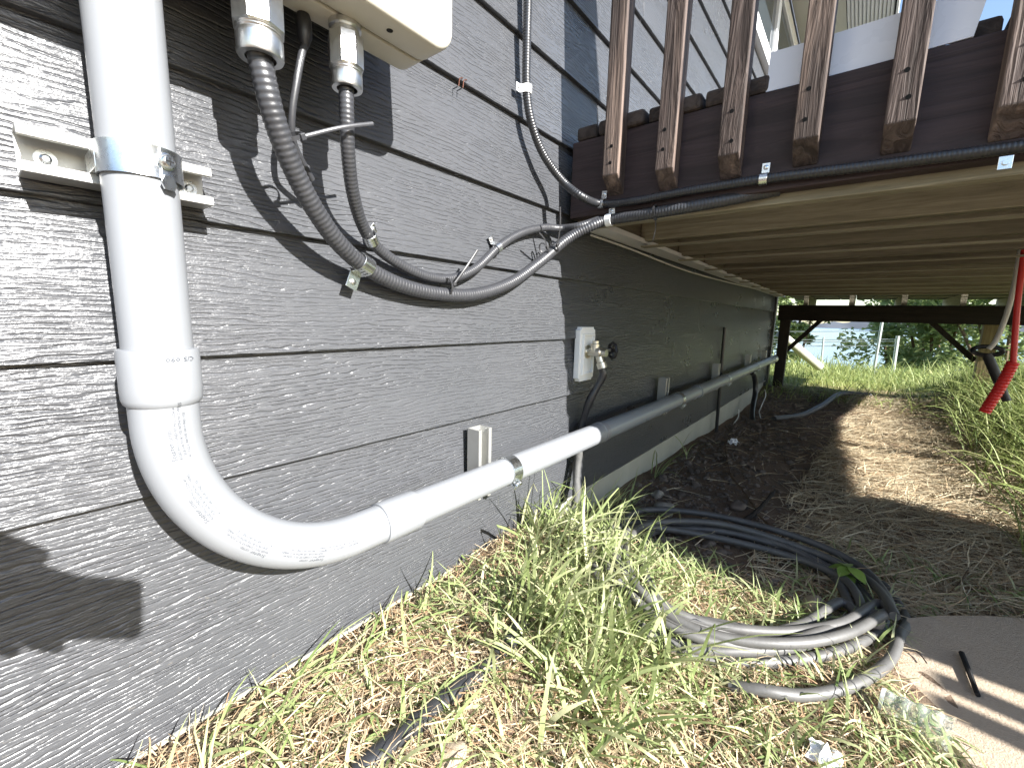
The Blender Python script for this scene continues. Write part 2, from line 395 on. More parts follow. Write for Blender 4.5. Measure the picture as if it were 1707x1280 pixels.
MB().lathe([(0, RP+.0008), (.0006, RP+.0034), (.003, RP+.004), (.07, RP+.004), (.077, RP+.0034), (.079, RP+.0004)], (.408, OY, HZ), (1, 0, 0), 44).build('coupling', 'pvc_white', con, True)
MB().tube([(.44, OY, HZ), (1.262, OY, HZ)], RP, 40).build('level_pipe', 'pvc_white', con, True)
MB().lathe([(0, RP), (.0012, RP+.0015), (.016, RP+.0015), (.0172, RP)], (1.232, OY, HZ), (1, 0, 0), 40).build('joint_ring', 'pvc_white', con, True)
def drop(x): return HZ+.010*sm(x, 1.2, 5)
MB().tube([(1.262, OY, HZ), (2.36, OY, drop(2.36))], RP-.0012, 36).build('level_pipe', 'pvc_shaded', con, True)
MB().tube([(2.36, OY, drop(2.36)), (5.0, OY, drop(5))], RP-.0012, 36).build('level_pipe', 'pvc_shaded', con, True)
MB().lathe([(0, RP-.001), (.001, RP+.003), (.05, RP+.003), (.053, RP)], (2.32, OY, drop(2.34)), (1, 0, 0), 36).build('coupling', 'pvc_shaded', con, True)
MB().lathe([(0, RP-.001), (.002, RP+.004), (.09, RP+.004), (.093, RP)], (4.93, OY, drop(5)), (1, 0, 0), 30).build('end_fitting', 'zinc', con, True)

# print on the elbow (flat ink wrapped on the surface)
def text_mesh(body, size):
    cu = bpy.data.curves.new('print', 'FONT'); cu.body = body; cu.size = size; cu.resolution_u = 1
    o = bpy.data.objects.new('print', cu); C.objects.link(o)
    dg = bpy.context.evaluated_depsgraph_get(); me = bpy.data.meshes.new_from_object(o.evaluated_get(dg))
    V = [v.co.copy() for v in me.vertices]; F = [tuple(p.vertices) for p in me.polygons]
    bpy.data.objects.remove(o); bpy.data.curves.remove(cu); bpy.data.meshes.remove(me); return V, F
def wrap(lines, s0, phi0):
    """s0: arc length along the elbow from its lower end, phi0: angle on the section (0 = facing out, + = outer side)"""
    m = MB()
    for dv, size, body, indent in lines:
        V, F = text_mesh(body, size); P = []
        for v in V:
            s = s0+indent+v.x; phi = phi0-(v.y+dv)/RP*1.0
            phi = phi0+(dv-v.y)*-1/RP if False else phi0+(v.y-dv)/RP
            r = RP+.0006+.00035; 
            if s < ER*math.pi/2:
                a = math.pi/2-s/ER; c = elbow(a); rad = (c-EC).normalized()
            else:
                c = Vector((VX, OY, EC.z+(s-ER*math.pi/2))); rad = Vector((-1, 0, 0))
                if c.z > -.108: r = RP+.0053+.00035
            P.append(c+(Vector((0, -1, 0))*math.cos(phi)+rad*math.sin(phi))*r)
        m.add(P, F)
    return m
BL = [(0, .0105, 'Scepter', 0), (.000, .0062, '               4 LB LISTED', 0), (.0085, .0058, 'RIGID PVC CONDUIT 90 DEG C 2 IN SCH 40 TYPE', 0), (.0155, .0058, 'ELBOW BEND FOR DIRECT BURIAL OR CONCRETE', .009), (.0225, .0056, '\u00ae  C22.2 ABOVE GROUND 90 WIRES', .0)]
BL = [(0, .0068, 'Scepter', 0), (0, .0040, '                  LISTED', .004), (.0050, .0040, 'RIGID PVC CONDUIT 90 C  SCH 40', 0), (.0095, .0040, 'ELBOW FOR USE WITH 90 C WIRES', .004), (.0142, .0050, '\u00ae', 0), (.0140, .0038, 'C22.2  ABOVE GROUND USE', .006)]
for s0, ph in ((.070, .30), (.155, .32), (.245, .24), (.330, .10), (.015, .05)):
    wrap(BL if s0 > .03 else BL[2:4], s0, ph).build('print', 'print_ink', eb)
V, F = text_mesh('C/5 090', .008); m = MB(); P = []
for v in V:
    phi = math.pi/2*0; a = -(v.x-.020)/RP + .10
    P.append(Vector((VX+math.sin(a)*(RP+.0057), OY-math.cos(a)*(RP+.0057), -.054-v.y*.9)))
m.add(P, F); m.build('print', 'print_ink', eb)

# ------------------------------------------------------------------ strut channels and clamps
def strut(name, label, a, b, hz, wid=.042, dep=.042, group='strut channels on the wall', screw=True):
    """open channel from a to b on the wall, opening away from it"""
    t = thing(name, label, 'strut channel', group, a); a = Vector(a); b = Vector(b)
    ax = (b-a).normalized(); sd = Vector((0, -1, 0)).cross(ax); k = wid/2; th = .0025
    poly = [(-k, .004), (-k, dep), (-k+.010, dep), (-k+.010, dep-.008), (-k+.010-th, dep-.008), (-k+.010-th, dep-th), (-k+th, dep-th), (-k+th, .004+th),
            (k-th, .004+th), (k-th, dep-th), (k-.010+th, dep-th), (k-.010+th, dep-.008), (k-.010, dep-.008), (k-.010, dep), (k, dep), (k, .004)]
    m = MB().prism(poly, (0, 0, 0), sd, (0, -1, 0), ax, (b-a).length)
    m.build('channel', 'alu_strut', t, bevel=.0006, seg=1)
    if screw:
        for f in (.13, .9):
            p = ax*(b-a).length*f
            w = MB().lathe([(.0065, .009), (.0078, .009)], p, (0, -1, 0), 20).build('washer', 'zinc', t)
            MB().lathe([(.0078, .0052), (.0105, .0048), (.0122, .0030)], p, (0, -1, 0), 8).build('screw', 'zinc', t)
    return t
def clamp(label, c, ax, group='pipe clamps on the conduit', tilt=0.0, width=.026, earlen=.018):
    """two-piece strut clamp: split band, ears hooked in the strut, bolt on the outside"""
    t = thing('pipe_clamp', label, 'pipe clamp', group, c); ax = Vector(ax)
    sd = ax.cross(Vector((0, -1, 0))); r0 = RP+.0008; r1 = RP+.0026; n = 28; outd = Vector((0, -1, 0))
    def band(a0, a1):
        P = []
        for i in range(n+1):
            a = a0+(a1-a0)*i/n; P.append(outd*math.cos(a)+sd*math.sin(a))
        V = []; F = []
        for d in P:
            for r, h in ((r0, -1), (r1, -1), (r1, 1), (r0, 1)): V.append(d*r+ax*h*width/2)
        for i in range(n):
            for k in range(4): F.append((i*4+k, i*4+(k+1) % 4, i*4+4+(k+1) % 4, i*4+4+k))
        F += [(0, 1, 2, 3), tuple(n*4+k for k in (3, 2, 1, 0))]
        return V, F
    g = .10+tilt
    m = MB(); V, F = band(g, math.pi-.35); m.add(V, F)
    d1 = outd*math.cos(math.pi-.35)+sd*math.sin(math.pi-.35); m.bar(d1*(r0+.0009), d1*(r0+.0009)+Vector((0, .014, 0)), width, .0018, sd)
    d0 = outd*math.cos(g)+sd*math.sin(g); m.bar(d0*r0, d0*(r1+earlen*.7), width*.75, .002, sd)
    m.build('band', 'zinc', t, bevel=.0003, seg=1)
    m = MB(); V, F = band(tilt-.10, -(math.pi-.35)); m.add(V, F)
    d2 = outd*math.cos(math.pi-.35)-sd*math.sin(math.pi-.35); m.bar(d2*(r0+.0009), d2*(r0+.0009)+Vector((0, .014, 0)), width, .0018, sd)
    d3 = outd*math.cos(tilt-.1)+sd*math.sin(tilt-.1); m.bar(d3*r0, d3*(r1+earlen*.7), width*.75, .002, sd)
    m.build('band', 'zinc', t, bevel=.0003, seg=1)
    b = (d0+d3).normalized()*(r1+earlen*.38)
    sgn = 1
    q = (sd*math.cos(tilt)-outd*math.sin(tilt)).normalized()
    m = MB().lathe([(-.016, .0028), (.009, .0028)], b, q, 10); m.lathe([(.0085, .0062), (.0115, .0062), (.0135, .0050), (.014, .003)], b, q, 16)
    m.lathe([(-.013, .0055), (-.009, .0055)], b, q, 6)
    m.build('bolt', 'zinc', t, True)
    return t
strut('strut_channel', 'short level strut channel screwed to the wall behind the upright pipe', (.044, 0, .150), (.205, 0, .150), 0, wid=.044)
for i, x in enumerate((.722, 1.97, 2.92, 3.95, 4.72)):
    lab = ['upright strut channel in the sun behind the white level pipe', 'first upright strut channel in the deck shade', 'upright strut channel beside the thin black rod', 'fourth upright strut channel along the level pipe', 'upright strut channel nearest the far house corner'][i]
    strut('strut_channel', lab, (x, 0, -.432), (x, 0, -.262), 0, wid=.044)
vc = thing('pipe_clamp', 'zinc clamp with a cross-head bolt round the upright white pipe', 'pipe clamp', 'pipe clamps on the conduit', (VX, OY, .148))
def vband(a0, a1, r0, r1, hw):
    V = []; F = []; n = 36
    for i in range(n+1):
        a = a0+(a1-a0)*i/n; d = Vector((math.sin(a), -math.cos(a), 0))
        for r, h in ((r0, -1), (r1, -1), (r1-.0004, -.8), (r1-.0004, .8), (r1, 1), (r0, 1)): V.append(d*r+Vector((0, 0, h*hw)))
    for i in range(n):
        for k in range(6): F.append((i*6+k, i*6+(k+1) % 6, i*6+6+(k+1) % 6, i*6+6+k))
    F += [tuple(range(6)), tuple(n*6+k for k in range(5, -1, -1))]; return V, F
vb = MB(); vb.add(*vband(-2.5, .62, RP+.0010, RP+.0030, .0155)); vb.build('band', 'zinc', vc, True, autosm=30)
vb = MB(); vb.add(*vband(.30, 2.5, RP+.0032, RP+.0050, .0150)); vb.build('band', 'zinc', vc, True, autosm=30)
vb = MB(); vb.prism([(-.004, 0), (.004, 0), (.008, .008), (.005, .014), (-.005, .014), (-.008, .008)], Vector((math.sin(.42)*(RP+.005), -math.cos(.42)*(RP+.005), -.012)), (math.cos(.42), math.sin(.42), 0), (0, 0, -1), (math.sin(.42), -math.cos(.42), 0), .0018); vb.build('nut_tab', 'zinc', vc)
hd = Vector((math.sin(.42), -math.cos(.42), 0)); sp_ = hd.cross(Vector((0, 0, 1)))
bo = MB().lathe([(0, .0085), (.0015, .0085), (.0020, .0068), (.0042, .0062), (.0052, .0050)], hd*(RP+.005)+Vector((0, 0, .002)), hd, 20).build('bolt', 'zinc', vc, True)
cr_ = MB(); c0 = hd*(RP+.0103)+Vector((0, 0, .002)); cr_.bar(c0-sp_*.0038, c0+sp_*.0038, .0012, .0006, hd); cr_.bar(c0-Vector((0, 0, .0038)), c0+Vector((0, 0, .0038)), .0012, .0005, hd); cr_.build('cross_slot', 'hole', bo)
for sx in (-1, 1):
    MB().box(sx*.0335-.002, sx*.0335+.002, -.002, .046, -.010, .010).build('ear', 'zinc', vc, bevel=.0006)
for i, x in enumerate((.768, 2.02, 2.95, 3.98, 4.74)):
    lab = ['sunlit zinc clamp round the white level pipe', 'zinc clamp on the shaded pipe at the first shaded strut', 'zinc clamp on the shaded pipe by the thin black rod', 'fourth zinc clamp along the level pipe', 'last zinc clamp near the far house corner'][i]
    clamp(lab, (x, OY, drop(x)), (1, 0, 0), tilt=.75, width=.032, earlen=.016)

# ------------------------------------------------------------------ enclosure with glands
BZ = .379
enc = thing('electrical_enclosure', 'cream-white wall box with rounded corners and two metal cable glands below', 'wall box', loc=(.2, 0, BZ))
def rrect(x0, x1, z0, z1, r, n=8):
    P = []
    for cx, cz, a0 in ((x1-r, z0+r, -90), (x1-r, z1-r, 0), (x0+r, z1-r, 90), (x0+r, z0+r, 180)):
        for i in range(n+1):
            a = math.radians(a0+90*i/n); P.append((cx+r*math.cos(a), cz+r*math.sin(a)))
    return P
ox = .2
def encpart(name, y0, y1, inset, mat, bev):
    m = MB().prism(rrect(-.20-ox+inset, .490-ox-inset, inset, .42-inset, .034), (0, 0, 0), (1, 0, 0), (0, 0, 1), (0, 1, 0), y1-y0)
    for i, v in enumerate(m.v): m.v[i] = (v[0], v[1]+y0, v[2])
    return m.build(name, mat, enc, True, bevel=bev, seg=3, autosm=35)
encpart('back_box', -.120, -.080, 0, 'enclosure', .002)
encpart('cover', -.176, -.1212, -.0006, 'enclosure', .009)
encpart('wall_bracket', -.0798, -.002, .055, 'black_plastic', 0)
MB().lathe([(-.0010, .0045), (.004, .0045)], (.395-ox, -.150, 0), (0, 0, 1), 16).build('screw_hole', 'hole', enc)
def gland(x, y, zt, r, hb, hx, k, name='cable_gland'):
    g = MB().lathe([(0, r*.92), (-.006, r*.92), (-.008, r*.80), (-.014, r*.80)], (x-ox, y, 0), (0, 0, 1), 32).build(name, 'gland_metal', enc, True)
    MB().lathe([(-.013, r*.9), (-.015, r*1.02), (-.013-hx, r*1.02), (-.015-hx, r*.92)], (x-ox, y, 0), (0, 0, 1), 8).build('hex_nut', 'gland_metal', g)
    z = -.013-hx
    prof = [(z+.002, r*.88)]+[(z-.0016*i, r*(.90 if i % 2 else .86)) for i in range(6)]+[(z-.012, r*.9), (z-hb+.002, r*.9), (z-hb, r*.86), (z-hb, r*.60), (z-hb+.012, r*.56)]
    MB().lathe(prof, (x-ox, y, 0), (0, 0, 1), 32).build('threaded_body', 'gland_metal', g, True)
gland(.243, -.110, BZ, .0275, .030, .046, 0); gland(.353, -.110, BZ, .0225, .026, .040, 1)

# ------------------------------------------------------------------ armoured cables
def cable(name, label, P, r, mat, pitch=.0072, amp=.00042, n=14, cat='cable', group=None):
    path = catmull(P, pitch/5); L = 0; R = []
    for i, p in enumerate(path):
        if i: L += (p-path[i-1]).length
        R.append(r+amp*math.sin(2*math.pi*L/pitch))
    o = MB().tube(path, R, n).build(name, mat, None, True, autosm=80); return tag(o, label, cat, group)
FX = 1.090                                            # front of the deck rim
P1 = [Wl(432, 90, .110), Wl(440, 130, .109), Wl(452, 180, .105), Wl(470, 235, .096), Wl(495, 295, .082), Wl(528, 355, .066), Wl(567, 408, .048), Wl(612, 447, .030), Wl(665, 474, .021), Wl(725, 489, .018), Wl(790, 491, .018), Wl(850, 472, .020), Wl(900, 437, .030), Wl(945, 399, .062), Wl(985, 377, .110)]
P1 += [Xp(1016, 367, FX-.015), Xp(1080, 357, FX-.014), Xp(1140, 347, FX-.010), Xp(1200, 336, FX+.002), Xp(1250, 326, FX+.018), Xp(1300, 316, FX+.03)]
cable('armoured_cable', 'thick ribbed dark cable curving from the box down to the deck rim', P1, .0135, 'grey_jacket', group='armoured cables')
P2 = [Wl(577, 140, .110), Wl(578, 190, .107), Wl(580, 250, .096), Wl(588, 320, .070), Wl(604, 375, .042), Wl(628, 412, .022), Wl(670, 443, .014), Wl(715, 462, .011), Wl(755, 464, .011), Wl(795, 446, .012), Wl(832, 411, .012), Wl(868, 389, .012), Wl(905, 380, .016), Wl(935, 381, .035), Wl(965, 377, .085), Xp(1000, 366, FX-.018)]
cable('armoured_cable', 'thinner ribbed cable looping up beside the thick one below the box', P2, .0098, 'grey_jacket', pitch=.0058, amp=.00026, group='armoured cables')
P3 = [Wl(882, -60, .022), Wl(880, 0, .022), Wl(878, 80, .022), Wl(878, 150, .022), Wl(886, 205, .026), Wl(906, 258, .034), Wl(938, 302, .055), Wl(970, 328, .105)]
P3 += [Xp(x, y, FX-.013) for x, y in ((1003, 340), (1060, 335), (1140, 320), (1273, 299), (1450, 277), (1600, 258), (1750, 238))]
cable('armoured_cable', 'upper ribbed cable hanging down the wall and along the deck rim', P3, .0098, 'black_jacket', pitch=.0062, amp=.00045, group='armoured cables')
pc = thing('antenna_lead', 'thin black lead with a moulded plug under the wall box', 'lead', loc=Wl(505, 10, .085))
base = pc.location.copy(); pl = Vector((base.x, base.y, BZ))
MB().lathe([(.0005, .0075), (-.006, .0095), (-.026, .0095), (-.036, .0055), (-.040, .004)], pl-base, (0, 0, 1), 16).build('plug', 'black_plastic', pc, True)
MB().tube([p-base for p in catmull([Vector((base.x, base.y, BZ-.036)), Wl(503, 90, .088), Wl(494, 140, .085), Wl(487, 190, .078), Wl(490, 240, .066), Wl(520, 300, .045)], .01)], .0046, 10).build('lead', 'grey_jacket', pc, True)

def arc_strap(label, c, tdir, up, r, w=.016, tab=.022, group='cable straps', mat='zinc', out=(0, -1, 0)):
    """one-hole strap: band over the cable, flat tab with a screw"""
    t = thing('cable_strap', label, 'strap', group, c); td = Vector(tdir).normalized(); ou = Vector(out).normalized()
    ou = (ou-td*ou.dot(td)).normalized(); sd = td.cross(ou).normalized()
    if sd.dot(Vector(up)) < 0: sd = -sd
    P = []; n = 14
    for i in range(n+1):
        a = -math.pi*.62+math.pi*1.12*i/n; P.append((sd*math.sin(a)+ou*math.cos(a)))
    ring = [(p*(r+.0005), p*(r+.0019)) for p in P]
    e = ring[-1]; ring.append((sd*(r+.004)-ou*(r-.0005), sd*(r+.004)-ou*(r-.0019))); ring.append((sd*(r+tab)-ou*(r-.0005), sd*(r+tab)-ou*(r-.0019)))
    V = []; F = []
    for a, b in ring:
        V += [a-td*w/2, b-td*w/2, b+td*w/2, a+td*w/2]
    for i in range(len(ring)-1):
        for k in range(4): F.append((i*4+k, i*4+(k+1) % 4, i*4+4+(k+1) % 4, i*4+4+k))
    F += [(0, 1, 2, 3), tuple((len(ring)-1)*4+k for k in (3, 2, 1, 0))]
    MB().add(V, F).build('band', mat, t, True, bevel=.0003, seg=1, autosm=35)
    MB().lathe([(0, .0052), (.002, .0048), (.0034, .0028)], sd*(r+tab*.62)-ou*(r-.0019), ou, 12).build('screw', 'zinc', t, True)
    return t
def dirof(P, i): return (Vector(P[min(i+1, len(P)-1)])-Vector(P[max(i-1, 0)])).normalized()
arc_strap('large strap holding the thick cable, screw tab pointing down left', Wl(607, 441, .031), dirof(P1, 7), (-1, 0, -.4), .0142, .024, .030)
arc_strap('small strap on the thinner cable just above the large strap', Wl(618, 398, .031), dirof(P2, 4), (1, 0, 1), .0104, .018, .016)
arc_strap('small strap on the looped cable, tab up, middle of the wall', Wl(829, 414, .012), dirof(P2, 10), (-.6, 0, 1), .0102, .015, .020)
arc_strap('white strap on the upper cable beside the thin groove, high on the wall', P3[3], (0, 0, 1), (-1, 0, 0), .0102, .018, .018, mat='white_plastic')
for lab, px, py, dpx, up, rr, mat in (('bright strap at the bend where the upper cable reaches the deck rim', 1003, 340, (57, -5), (0, 0, 1), .0104, 'zinc'), ('strap with screw on the deck rim below the third baluster', 1273, 299, (50, -7), (0, 0, 1), .0104, 'zinc')):
    a = Xp(px, py, FX-.013); b = Xp(px+dpx[0], py+dpx[1], FX-.013)
    arc_strap(lab, a, b-a, up, rr, .015, .024, mat=mat, out=(-1, 0, 0))
a = Xp(1016, 367, FX-.015); b = Xp(1080, 356, FX-.015)
arc_strap('pale strap on the thick cable under the deck rim corner', a, b-a, (0, 0, 1), .0142, .017, .018, mat='white_plastic', out=(-1, 0, 0))
mb = MB(); c = Xp(1668, 280, FX); t = thing('cable_strap', 'lone metal strap tab at the right end of the rim', 'strap', 'cable straps', c)
MB().box(-.030, -.0285, -.008, .008, -.010, .010).build('band', 'zinc', t, bevel=.0004); MB().lathe([(.0285, .005), (.0335, .004)], (0, 0, 0), (-1, 0, 0), 12).build('screw', 'zinc', t)

def tie(label, ctr, tdir, r, tailend, mat='tie_plastic', w=.0048):
    t = thing('cable_tie', label, 'cable tie', 'cable ties', ctr); td = Vector(tdir).normalized()
    a = Vector((0, -1, 0)); N = (a-td*a.dot(td)).normalized(); B = td.cross(N)
    ring = [(N*math.cos(k/18*2*math.pi)+B*math.sin(k/18*2*math.pi))*(r+.0014) for k in range(18)]
    V = []; F = []
    for p in ring:
        q = p.normalized(); V += [p-q*.0008-td*w/2, p+q*.0008-td*w/2, p+q*.0008+td*w/2, p-q*.0008+td*w/2]
    for i in range(18):
        for k in range(4): F.append((i*4+k, i*4+(k+1) % 4, ((i+1) % 18)*4+(k+1) % 4, ((i+1) % 18)*4+k))
    MB().add(V, F).build('loop', mat, t)
    e = Vector(tailend)-Vector(ctr); s0 = (e-td*e.dot(td)).normalized()*(r+.002)
    s0 = (N*.9+e.normalized()*.5).normalized()*(r+.003)
    MB().bar(s0-td*.004, s0+td*.004, .007, .006, N).build('head', mat, t, bevel=.0008)
    mid = (s0+e)/2+Vector((0, -.004, .002))
    m = MB(); m.tube(catmull([s0, mid, e], .012), .0026, 6, flat=.4); m.build('tail', mat, t, True)
tie('grey tie with its tail sticking out right on the thick cable', Wl(484, 228, .094), dirof(P1, 3), .0142, Wl(622, 206, .125), 'grey_jacket')
tie('thin black tie with a long tail up, on the cables at the loop bottom', Wl(744, 479, .019), dirof(P1, 9), .017, Wl(796, 417, .05))
tie('black tie near the deck corner with its tail standing straight up', Wl(924, 411, .048), dirof(P1, 13), .0142, Wl(934, 345, .085))
tie('black tie near the deck corner with its tail slanting up left', Wl(907, 415, .033), dirof(P1, 12), .0142, Wl(899, 388, .06))
tie('black tie hanging straight down under the deck rim', Xp(1093, 353, FX-.015), (0, -1, .1), .0142, Xp(1088, 402, FX-.01))
# two copper staples in the groove
for i, (x, y) in enumerate(((763, 138), (770, 141))):
    a = Wl(x, y, .006); o = MB().tube([a+Vector((.014, .003, .012)), a+Vector((.010, -.003, .012)), a+Vector((0, -.005, .006)), a+Vector((-.001, -.004, -.008))], .0011, 6).build('wire_staple', 'copper_wire')
    tag(o, 'left copper staple in the siding groove right of the wall box' if i == 0 else 'right copper staple in the siding groove right of the wall box', 'staple', 'copper staples')

# ------------------------------------------------------------------ tap on its mounting block
tx0, tx1, tz0, tz1 = 1.188, 1.286, -.203, -.028
tap = thing('hose_tap', 'outdoor tap with a dark hand wheel on a white mounting block', 'tap', loc=(1.237, 0, -.115))
def rel(v): return Vector(v)-Vector((1.237, 0, -.115))
w, h, k = (tx1-tx0)/2, (tz1-tz0)/2, .010
oct_ = [(-w+k, -h), (w-k, -h), (w-k, -h+k*.6), (w, -h+k), (w, h-k), (w-k, h-k*.6), (w-k, h), (-w+k, h), (-w+k, h-k*.6), (-w, h-k), (-w, -h+k), (-w+k, -h+k*.6)]
blk = MB().prism(oct_, (0, -.016, 0), (1, 0, 0), (0, 0, 1), (0, 1, 0), .020).build('mounting_block', 'white_plastic', tap, bevel=.002)
fr = MB(); iw, ih = w*.60, h*.68
for a in ((-iw-.006, iw+.006, ih, ih+.006), (-iw-.006, iw+.006, -ih-.006, -ih), (-iw-.006, -iw, -ih, ih), (iw, iw+.006, -ih, ih)): fr.box(a[0], a[1], -.024, -.0162, a[2], a[3])
fr.build('recess_rim', 'white_plastic', blk, bevel=.001)
m = MB().lathe([(.016, .022), (.020, .022), (.022, .013), (.05, .013), (.052, .017), (.066, .017), (.07, .012), (.085, .012)], (0, 0, .008), (0, -1, 0), 20)
m.lathe([(0, .014), (.026, .014), (.028, .011), (.036, .011)], (0, -.045, .008), (0, 0, 1), 16)
m.lathe([(0, .012), (.03, .0125), (.032, .016), (.050, .016)], (0, -.056, .006), (.10, -.35, -1), 18)
m.build('tap_body', 'brass', tap, True)
MB().tube([(0.0, -.052, .016), (.045, -.075, .014)], .005, 8).build('spindle', 'brass', tap, True)
hw = MB(); hc = Vector((.052, -.080, .013)); ax = Vector((.8, -.5, 0)).normalized()
p0 = ax.cross(Vector((0, 0, 1))).normalized(); p1 = Vector((0, 0, 1))
hw.tube([hc+(p0*math.cos(i/20*2*math.pi)+p1*math.sin(i/20*2*math.pi))*(.024+.0015*math.cos(i*math.pi*.8)) for i in range(20)], .0048, 8, closed=True)
for i in range(5):
    a = i/5*2*math.pi; hw.tube([hc, hc+(p0*math.cos(a)+p1*math.sin(a))*.023], .0032, 6)
hw.lathe([(-.005, .008), (.006, .007)], hc, ax, 12); hw.build('hand_wheel', 'black_plastic', tap, True)
hs = [Vector((1.241, -.070, -.155)), Vector((1.243, -.072, -.185)), Vector((1.222, -.045, -.26)), Vector((1.222, -.022, -.34)), Vector((1.215, -.02, -.42)), Vector((1.195, -.03, -.50)), Vector((1.16, -.045, -.58)), Vector((1.12, -.06, -.66)), Vector((1.08, -.08, -.70))]
pth = catmull(hs, .006)
o = MB().tube(pth, [.0125+.0012*math.sin(i*1.3)*(p.z < -.40)+.001*math.sin(i*.41) for i, p in enumerate(pth)], 14).build('tap_hose', 'black_jacket', None, True); tag(o, 'black hose dropping from the tap behind the pipe into the grass', 'hose')
sl_ = catmull(hs[4:], .005)
pp = [p+Vector((-.028, -.012, 0))+Vector((.003*math.sin(i*.23), .003*math.sin(i*.17), 0)) for i, p in enumerate(sl_)]
o = MB().tube(pp, [.012+.0012*math.sin(i*.31)+.0008*math.sin(i*.57) for i in range(len(pp))], 10).build('cloth_sleeve', 'sleeve_grey', None, True, autosm=60); tag(o, 'wrinkled grey sleeve beside the tap hose under the white pipe', 'pipe sleeve')
# ------------------------------------------------------------------ small wall items in the shade
o = MB().tube([(3.09, -.012, -.035), (3.10, -.012, -.30), (3.12, -.014, -.55), (3.13, -.016, gh(3.13, 0)-.03)], .011, 10).build('ground_rod', 'black_jacket', None, True); tag(o, 'thin black upright conduit crossing behind the level pipe', 'conduit')
P = [(3.98, -.05, -.41), (4.04, -.06, -.43), (4.10, -.07, -.50), (4.09, -.08, -.60), (3.98, -.09, -.68), (3.86, -.11, -.75), (3.80, -.14, -.80)]
o = MB().tube(catmull([Vector(p) for p in P], .02), .020, 12).build('drain_hose', 'black_jacket', None, True); tag(o, 'fat black hose curving from the level pipe to the ground', 'hose')
P = [(4.45, -.10, -.60), (4.46, -.11, -.66), (4.2, -.12, -.72), (4.0, -.14, -.74), (3.95, -.18, -.785), (4.1, -.26, -.785)]
o = MB().tube(catmull([Vector(p) for p in P], .02), .004, 6).build('loose_wire', 'wire_white', None, True); tag(o, 'pale loose wire bent beside the fat black hose', 'wire')
P = [(3.75, -.03, -.69), (3.7, -.04, -.74), (3.45, -.05, -.765), (3.3, -.06, -.775)]
o = MB().tube(catmull([Vector(p) for p in P], .02), .004, 6).build('loose_wire', 'wire_white', None, True); tag(o, 'short pale wire lying along the foundation by the black conduit', 'wire')
P = [Wl(x, y, .012) for x, y in ((985, 392), (1050, 415), (1105, 437), (1140, 450), (1180, 462), (1235, 476), (1282, 488))]
o = MB().tube(catmull(P, .03), .0036, 6).build('wall_wire', 'wire_white', None, True); tag(o, 'thin pale wire clipped along the top of the shaded wall', 'wire')
# ------------------------------------------------------------------ deck
deck = thing('deck', 'brown stained timber deck with square balusters, joists seen from below', 'deck', loc=(1.07, -.02, .28))
dl = Vector((1.07, -.02, .28))
class DB(MB):
    def build(s, *a, **k):
        s.v = [(p[0]-dl.x, p[1]-dl.y, p[2]-dl.z) for p in s.v]; return MB.build(s, *a, **k)
DZ0, DZ1 = .277, .477; YO = -2.45; YB = -4.3; XB = 2.02; XE = 5.30
DB().box(1.090, 1.128, YB, -.018, DZ0, DZ1).build('rim_or_shade_board', 'fascia', deck, bevel=.003)
DB().box(1.1295, 1.167, YB, -.020, DZ0-.020, DZ1-.004).build('rim_joist', 'treated', deck, bevel=.003)
x = 1.50
while x < 5.2:
    DB().box(x, x+.038, YB if x < XB-.1 else YO, -.06, DZ0-.002+random.uniform(-.003, .003), DZ1-.004).build('joist', 'treated', deck, bevel=.002, seg=1)
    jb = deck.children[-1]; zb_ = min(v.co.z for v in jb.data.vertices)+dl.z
    DB().box(x+.001, x+.037, (YB if x < XB-.1 else YO)+.002, -.062, zb_-.0045, zb_-.0002).build('lit_edge', 'treated_lit', jb); x += .405  # pale strip stands in for ground bounce on the joist underside
DB().box(1.168, XE-.05, -.058, -.020, DZ0+.004, DZ1-.004).build('ledger', 'treated_x', deck, bevel=.002)
DB().box(1.168, XE-.05, -.075, -.004, DZ0-.012, DZ0+.003).build('ledger_flashing', 'trim_white', deck)
DB().box(1.09, XE, YO-.04, YO, DZ0, DZ1).build('outer_rim', 'fascia', deck, bevel=.003)
# walking boards run away from the camera
y = -.03; k = 0
while y > YB:
    x1 = XE if y > YO-.03 else XB
    ov = random.uniform(-.004, .012)
    xs = 1.112 if -.86 < y < -.45 else 1.086-ov
    DB().box(xs, x1, y-.060, y, DZ1+.0005, DZ1+.036).build('deck_plank', 'deck_board', deck, bevel=.008, seg=2); y -= .0665
# balusters with a slanted foot
by = [-.692+.533-.1375*i for i in range(-1, 0)]
i = 0
for k in range(30):
    yc = -.158-.1375*k          # wall distance grows
    if yc < YB+.05: break
    lean = random.uniform(-.004, .004); x0 = 1.046; x1 = 1.0895; hw_ = .0215; top = 1.42
    m = DB(); zf = .352+random.uniform(-.008, .008); zb = zf-.040
    m.add([(x0, yc-hw_, zf), (x0, yc+hw_, zf), (x1, yc+hw_, zb), (x1, yc-hw_, zb), (x0, yc-hw_+lean, top), (x0, yc+hw_+lean, top), (x1, yc+hw_+lean, top), (x1, yc-hw_+lean, top)],
          [(3,2,1,0),(4,5,6,7),(0,1,5,4),(1,2,6,5),(2,3,7,6),(3,0,4,7)])
    b = m.build('baluster', 'baluster_wood', deck, bevel=.0025)
    if k < 7:
        for zz in (.385+random.uniform(-.01, .01), .435+random.uniform(-.01, .01)):
            yy = yc+random.uniform(-.006, .006)
            DB().lathe([(-.0008, .0042), (.004, .0042)], (x0, yy, zz), (1, 0, .2), 10).build('screw_hole', 'hole', b)
DB().box(1.025, 1.115, YB, -.03, 1.4205, 1.458).build('hand_rail', 'fascia', deck, bevel=.004)
